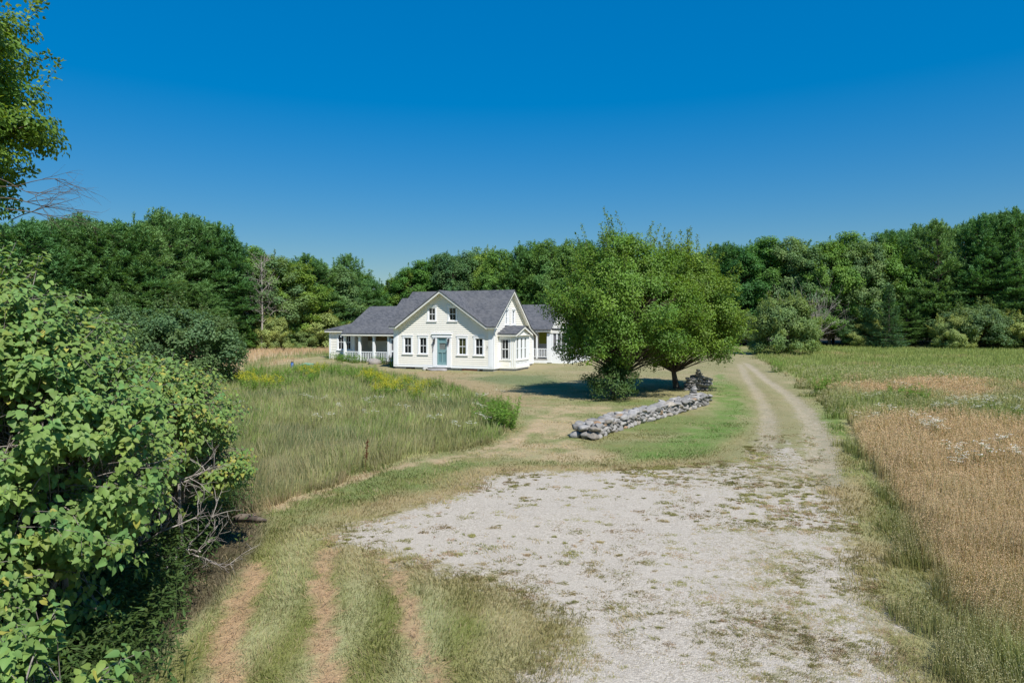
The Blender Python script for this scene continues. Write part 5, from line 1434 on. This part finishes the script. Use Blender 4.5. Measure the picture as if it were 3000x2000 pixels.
# weeds through the gravel
g = Geo(); Q_ = scatter(60000, 6.3, 27, 0); Z = zones(Q_)
gwq = .22 + .5 * np.exp(-(dist_line(Q_, ridge) / .8) ** 2) + .35 * sst(Q_[:, 0], 2.2, 4.6) + .4 * sst(-Z['gravel'], -1.2, 0)
keep = (Z['gravel'] > -.1) & (rng.random(len(Q_)) < gwq * sst(fbm(Q_[:, 0], Q_[:, 1] * .6, 2.2), .42, .6)); Q_ = Q_[keep]
k_ = 13; sz = .03 + .13 * rng.random(len(Q_)) ** 2.2
P = np.repeat(Q_, k_, 0) + rng.normal(size=(len(Q_) * k_, 2)) * np.repeat(sz, k_)[:, None] * .7
kind_ = np.repeat(rng.random(len(Q_)), k_)[:, None]
C = np.where(kind_ < .5, np.array([[.20, .20, .08]]), np.where(kind_ < .8, np.array([[.32, .26, .15]]), np.array([[.33, .23, .15]])))
Qc = np.stack([rng.random(5200) * 13 - 4.5, 6.5 + rng.random(5200) ** 1.2 * 20], 1); Zc = zones(Qc)
dens = .10 + .38 * np.exp(-(dist_line(Qc, ridge) / 1.0) ** 2) + .30 * sst(Qc[:, 0], .6, 3.0) * sst(-Qc[:, 1], -16, -9) + .35 * sst(-Zc['gravel'], -1.5, 0) + .25 * sst(Qc[:, 1], 17, 21)
Qc = Qc[(Zc['gravel'] > -.1) & (rng.random(len(Qc)) < dens)]
rc = .04 + .17 * rng.random(len(Qc)) ** 2.0; nb_ = (30 + rc * 900).astype(int); idx = np.repeat(np.arange(len(Qc)), nb_)
rr_ = np.sqrt(rng.random(len(idx))) * rc[idx]; aa = rng.random(len(idx)) * 6.283; rr_ = rr_ * (1 + .35 * np.sin(aa * 3 + idx) + .2 * np.sin(aa * 7 + idx * 2))
Pc = Qc[idx] + np.stack([np.cos(aa) * rr_ * 1.25, np.sin(aa) * rr_], 1); kc = rng.random(len(Qc))[idx][:, None]
Cc = np.where(kc < .62, np.array([[.25, .24, .09]]), np.where(kc < .85, np.array([[.34, .28, .15]]), np.array([[.34, .25, .16]])))
P = np.concatenate([P, Pc]); C = np.concatenate([C, Cc])
make_blades(g, P, .012 + .028 * rng.random(len(P)), .007, 1.6, tintvar(C * .95), tintvar(C * 1.25, .3), 1.2)
setp(g.build('gravel_weeds', M['grass']), 'small flat weeds and dry tufts growing through the gravel', 'weeds', None, 'stuff')

# left meadow
g = Geo(); P = scatter(330000, 13, 62, -.3, .9); P = P[(P[:, 0] < 3)]
Z = zones(P); n2 = fbm(P[:, 0], P[:, 1], .8); keep = (Z['ml'] > (n2 - .5) * .8); P = P[keep]; n2 = n2[keep]; Z = {k: v[keep] for k, v in Z.items()}
edge = sst(Z['ml'], -.2, 1.2)
C = ground_color(P, Z); h = (.28 + .36 * rng.random(len(P))) * (.6 + .8 * n2) * (.55 + .45 * edge)
kind_ = rng.random(len(P)); ct = C * 1.15
seedh = kind_ < .38 + .3 * sst(-P[:, 1], -26, -18)
ct[seedh] = np.array([.34, .30, .17]); h[seedh] *= 1.25
cool = fbm(P[:, 0] + 70, P[:, 1] + 5, .3) > .56; ct[cool & ~seedh] = np.array([.14, .18, .095])
make_blades(g, P, h, .007, .5, tintvar(C * .95), tintvar(ct, .25), .55)
setp(g.build('meadow_grass', M['grass']), 'tall green and straw coloured meadow grass between the lilac and the house', 'grass', None, 'stuff')

# right meadow: stems with airy seed heads
def scatter_right(n, d0, d1, power, extra):
    P_ = scatter(n, d0, d1, power); P_[:, 0] = 2.0 + rng.random(n) * (P_[:, 1] * .80 + extra - 2.0); return P_
g = Geo(); P = np.concatenate([scatter_right(330000, 4.5, 40, -.1, 9), scatter_right(190000, 34, 112, 0, 12)])
Z = zones(P); n2 = fbm(P[:, 0], P[:, 1], .7); keep = (Z['mr'] > (n2 - .5) * 2.6 - .1); P = P[keep]; n2 = n2[keep]; Z = {k: v[keep] for k, v in Z.items()}
edge = sst(Z['mr'], -.6, .9); C = ground_color(P, Z)
h = (.40 + .40 * rng.random(len(P))) * (.5 + 1.0 * fbm(P[:, 0] + 31, P[:, 1], 1.1)) * (.50 + .50 * edge)
h *= 1 - .35 * sst(P[:, 1], 40, 70)
tanness = sst(C[:, 0] - C[:, 1], -.02, .09)
low = rng.random(len(P)) < .45; h[low] *= .6
cb = mixc(np.tile(np.array([.17, .20, .06]), (len(P), 1)), C, .6 * np.ones(len(P))); ct = C * 1.1
ct[low] = mixc(np.tile(np.array([.17, .20, .06]), (low.sum(), 1)), C[low], tanness[low] * .7)
mid, tip = make_blades(g, P, h, .007, .45, tintvar(cb), tintvar(ct, .25), .5)
hd = (~low) & (rng.random(len(P)) < .35 + .65 * tanness) & (P[:, 1] < 60)
K = 7; m3 = mid[hd]; t3 = tip[hd]; nn = len(m3)
t = .35 + .65 * rng.random((nn, K, 1)); q = (m3[:, None] * (1 - t) + t3[:, None] * t).reshape(-1, 3) + rng.normal(size=(nn * K, 3)) * .028
dd = np.repeat(P[hd][:, 1], K)
hc = np.repeat(np.array([[.60, .44, .27]]) * tanness[hd][:, None] + np.array([[.40, .39, .21]]) * (1 - tanness[hd][:, None]), K, 0)
g.tris(q, np.maximum(.018, dd * .0015), tintvar(hc, .25), 2.2)
setp(g.build('dry_meadow_grass', M['grass']), 'waist high tan meadow grass with airy seed heads right of the drive', 'grass', None, 'stuff')
# far field strip on the left and under the trees
g = Geo(); P = scatter(60000, 60, 110, 0, 1.0); P = P[P[:, 0] < -14]; Z = zones(P); keep = ((Z['fl'] > -.5) | ((P[:, 1] > 96))) & ~house_mask(P); P = P[keep]; Z = {k: v[keep] for k, v in Z.items()}
C = ground_color(P, Z); C = np.where((P[:, 1] > 96)[:, None], np.array([[.30, .25, .13]]), C)
make_blades(g, P, .35 + .35 * rng.random(len(P)), .01, .4, tintvar(C), tintvar(C * 1.15, .25), .5)
setp(g.build('far_field_grass', M['grass']), 'tawny tall grass between the left lawn and the wood', 'grass', None, 'stuff')
# rank growth and ferns, shade put into their dark colour, at the lilac foot and bottom left corner
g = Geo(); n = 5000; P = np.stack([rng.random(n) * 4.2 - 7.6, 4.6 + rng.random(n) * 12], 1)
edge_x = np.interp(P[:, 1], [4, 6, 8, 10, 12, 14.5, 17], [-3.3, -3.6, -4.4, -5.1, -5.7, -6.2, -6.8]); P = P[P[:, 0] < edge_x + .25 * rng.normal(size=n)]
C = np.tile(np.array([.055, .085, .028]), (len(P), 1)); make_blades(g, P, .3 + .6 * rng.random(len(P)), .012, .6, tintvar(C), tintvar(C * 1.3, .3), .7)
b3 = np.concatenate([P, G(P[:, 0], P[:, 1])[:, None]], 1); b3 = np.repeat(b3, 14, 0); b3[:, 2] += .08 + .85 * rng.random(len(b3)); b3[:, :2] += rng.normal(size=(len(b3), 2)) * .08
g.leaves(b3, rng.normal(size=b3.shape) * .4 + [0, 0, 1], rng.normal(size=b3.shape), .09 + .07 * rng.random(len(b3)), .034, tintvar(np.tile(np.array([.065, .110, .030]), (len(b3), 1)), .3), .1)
setp(g.build('undergrowth', M['grass']), 'rank undergrowth coloured dark green for the shade at the foot of the lilacs', 'undergrowth', None, 'stuff')
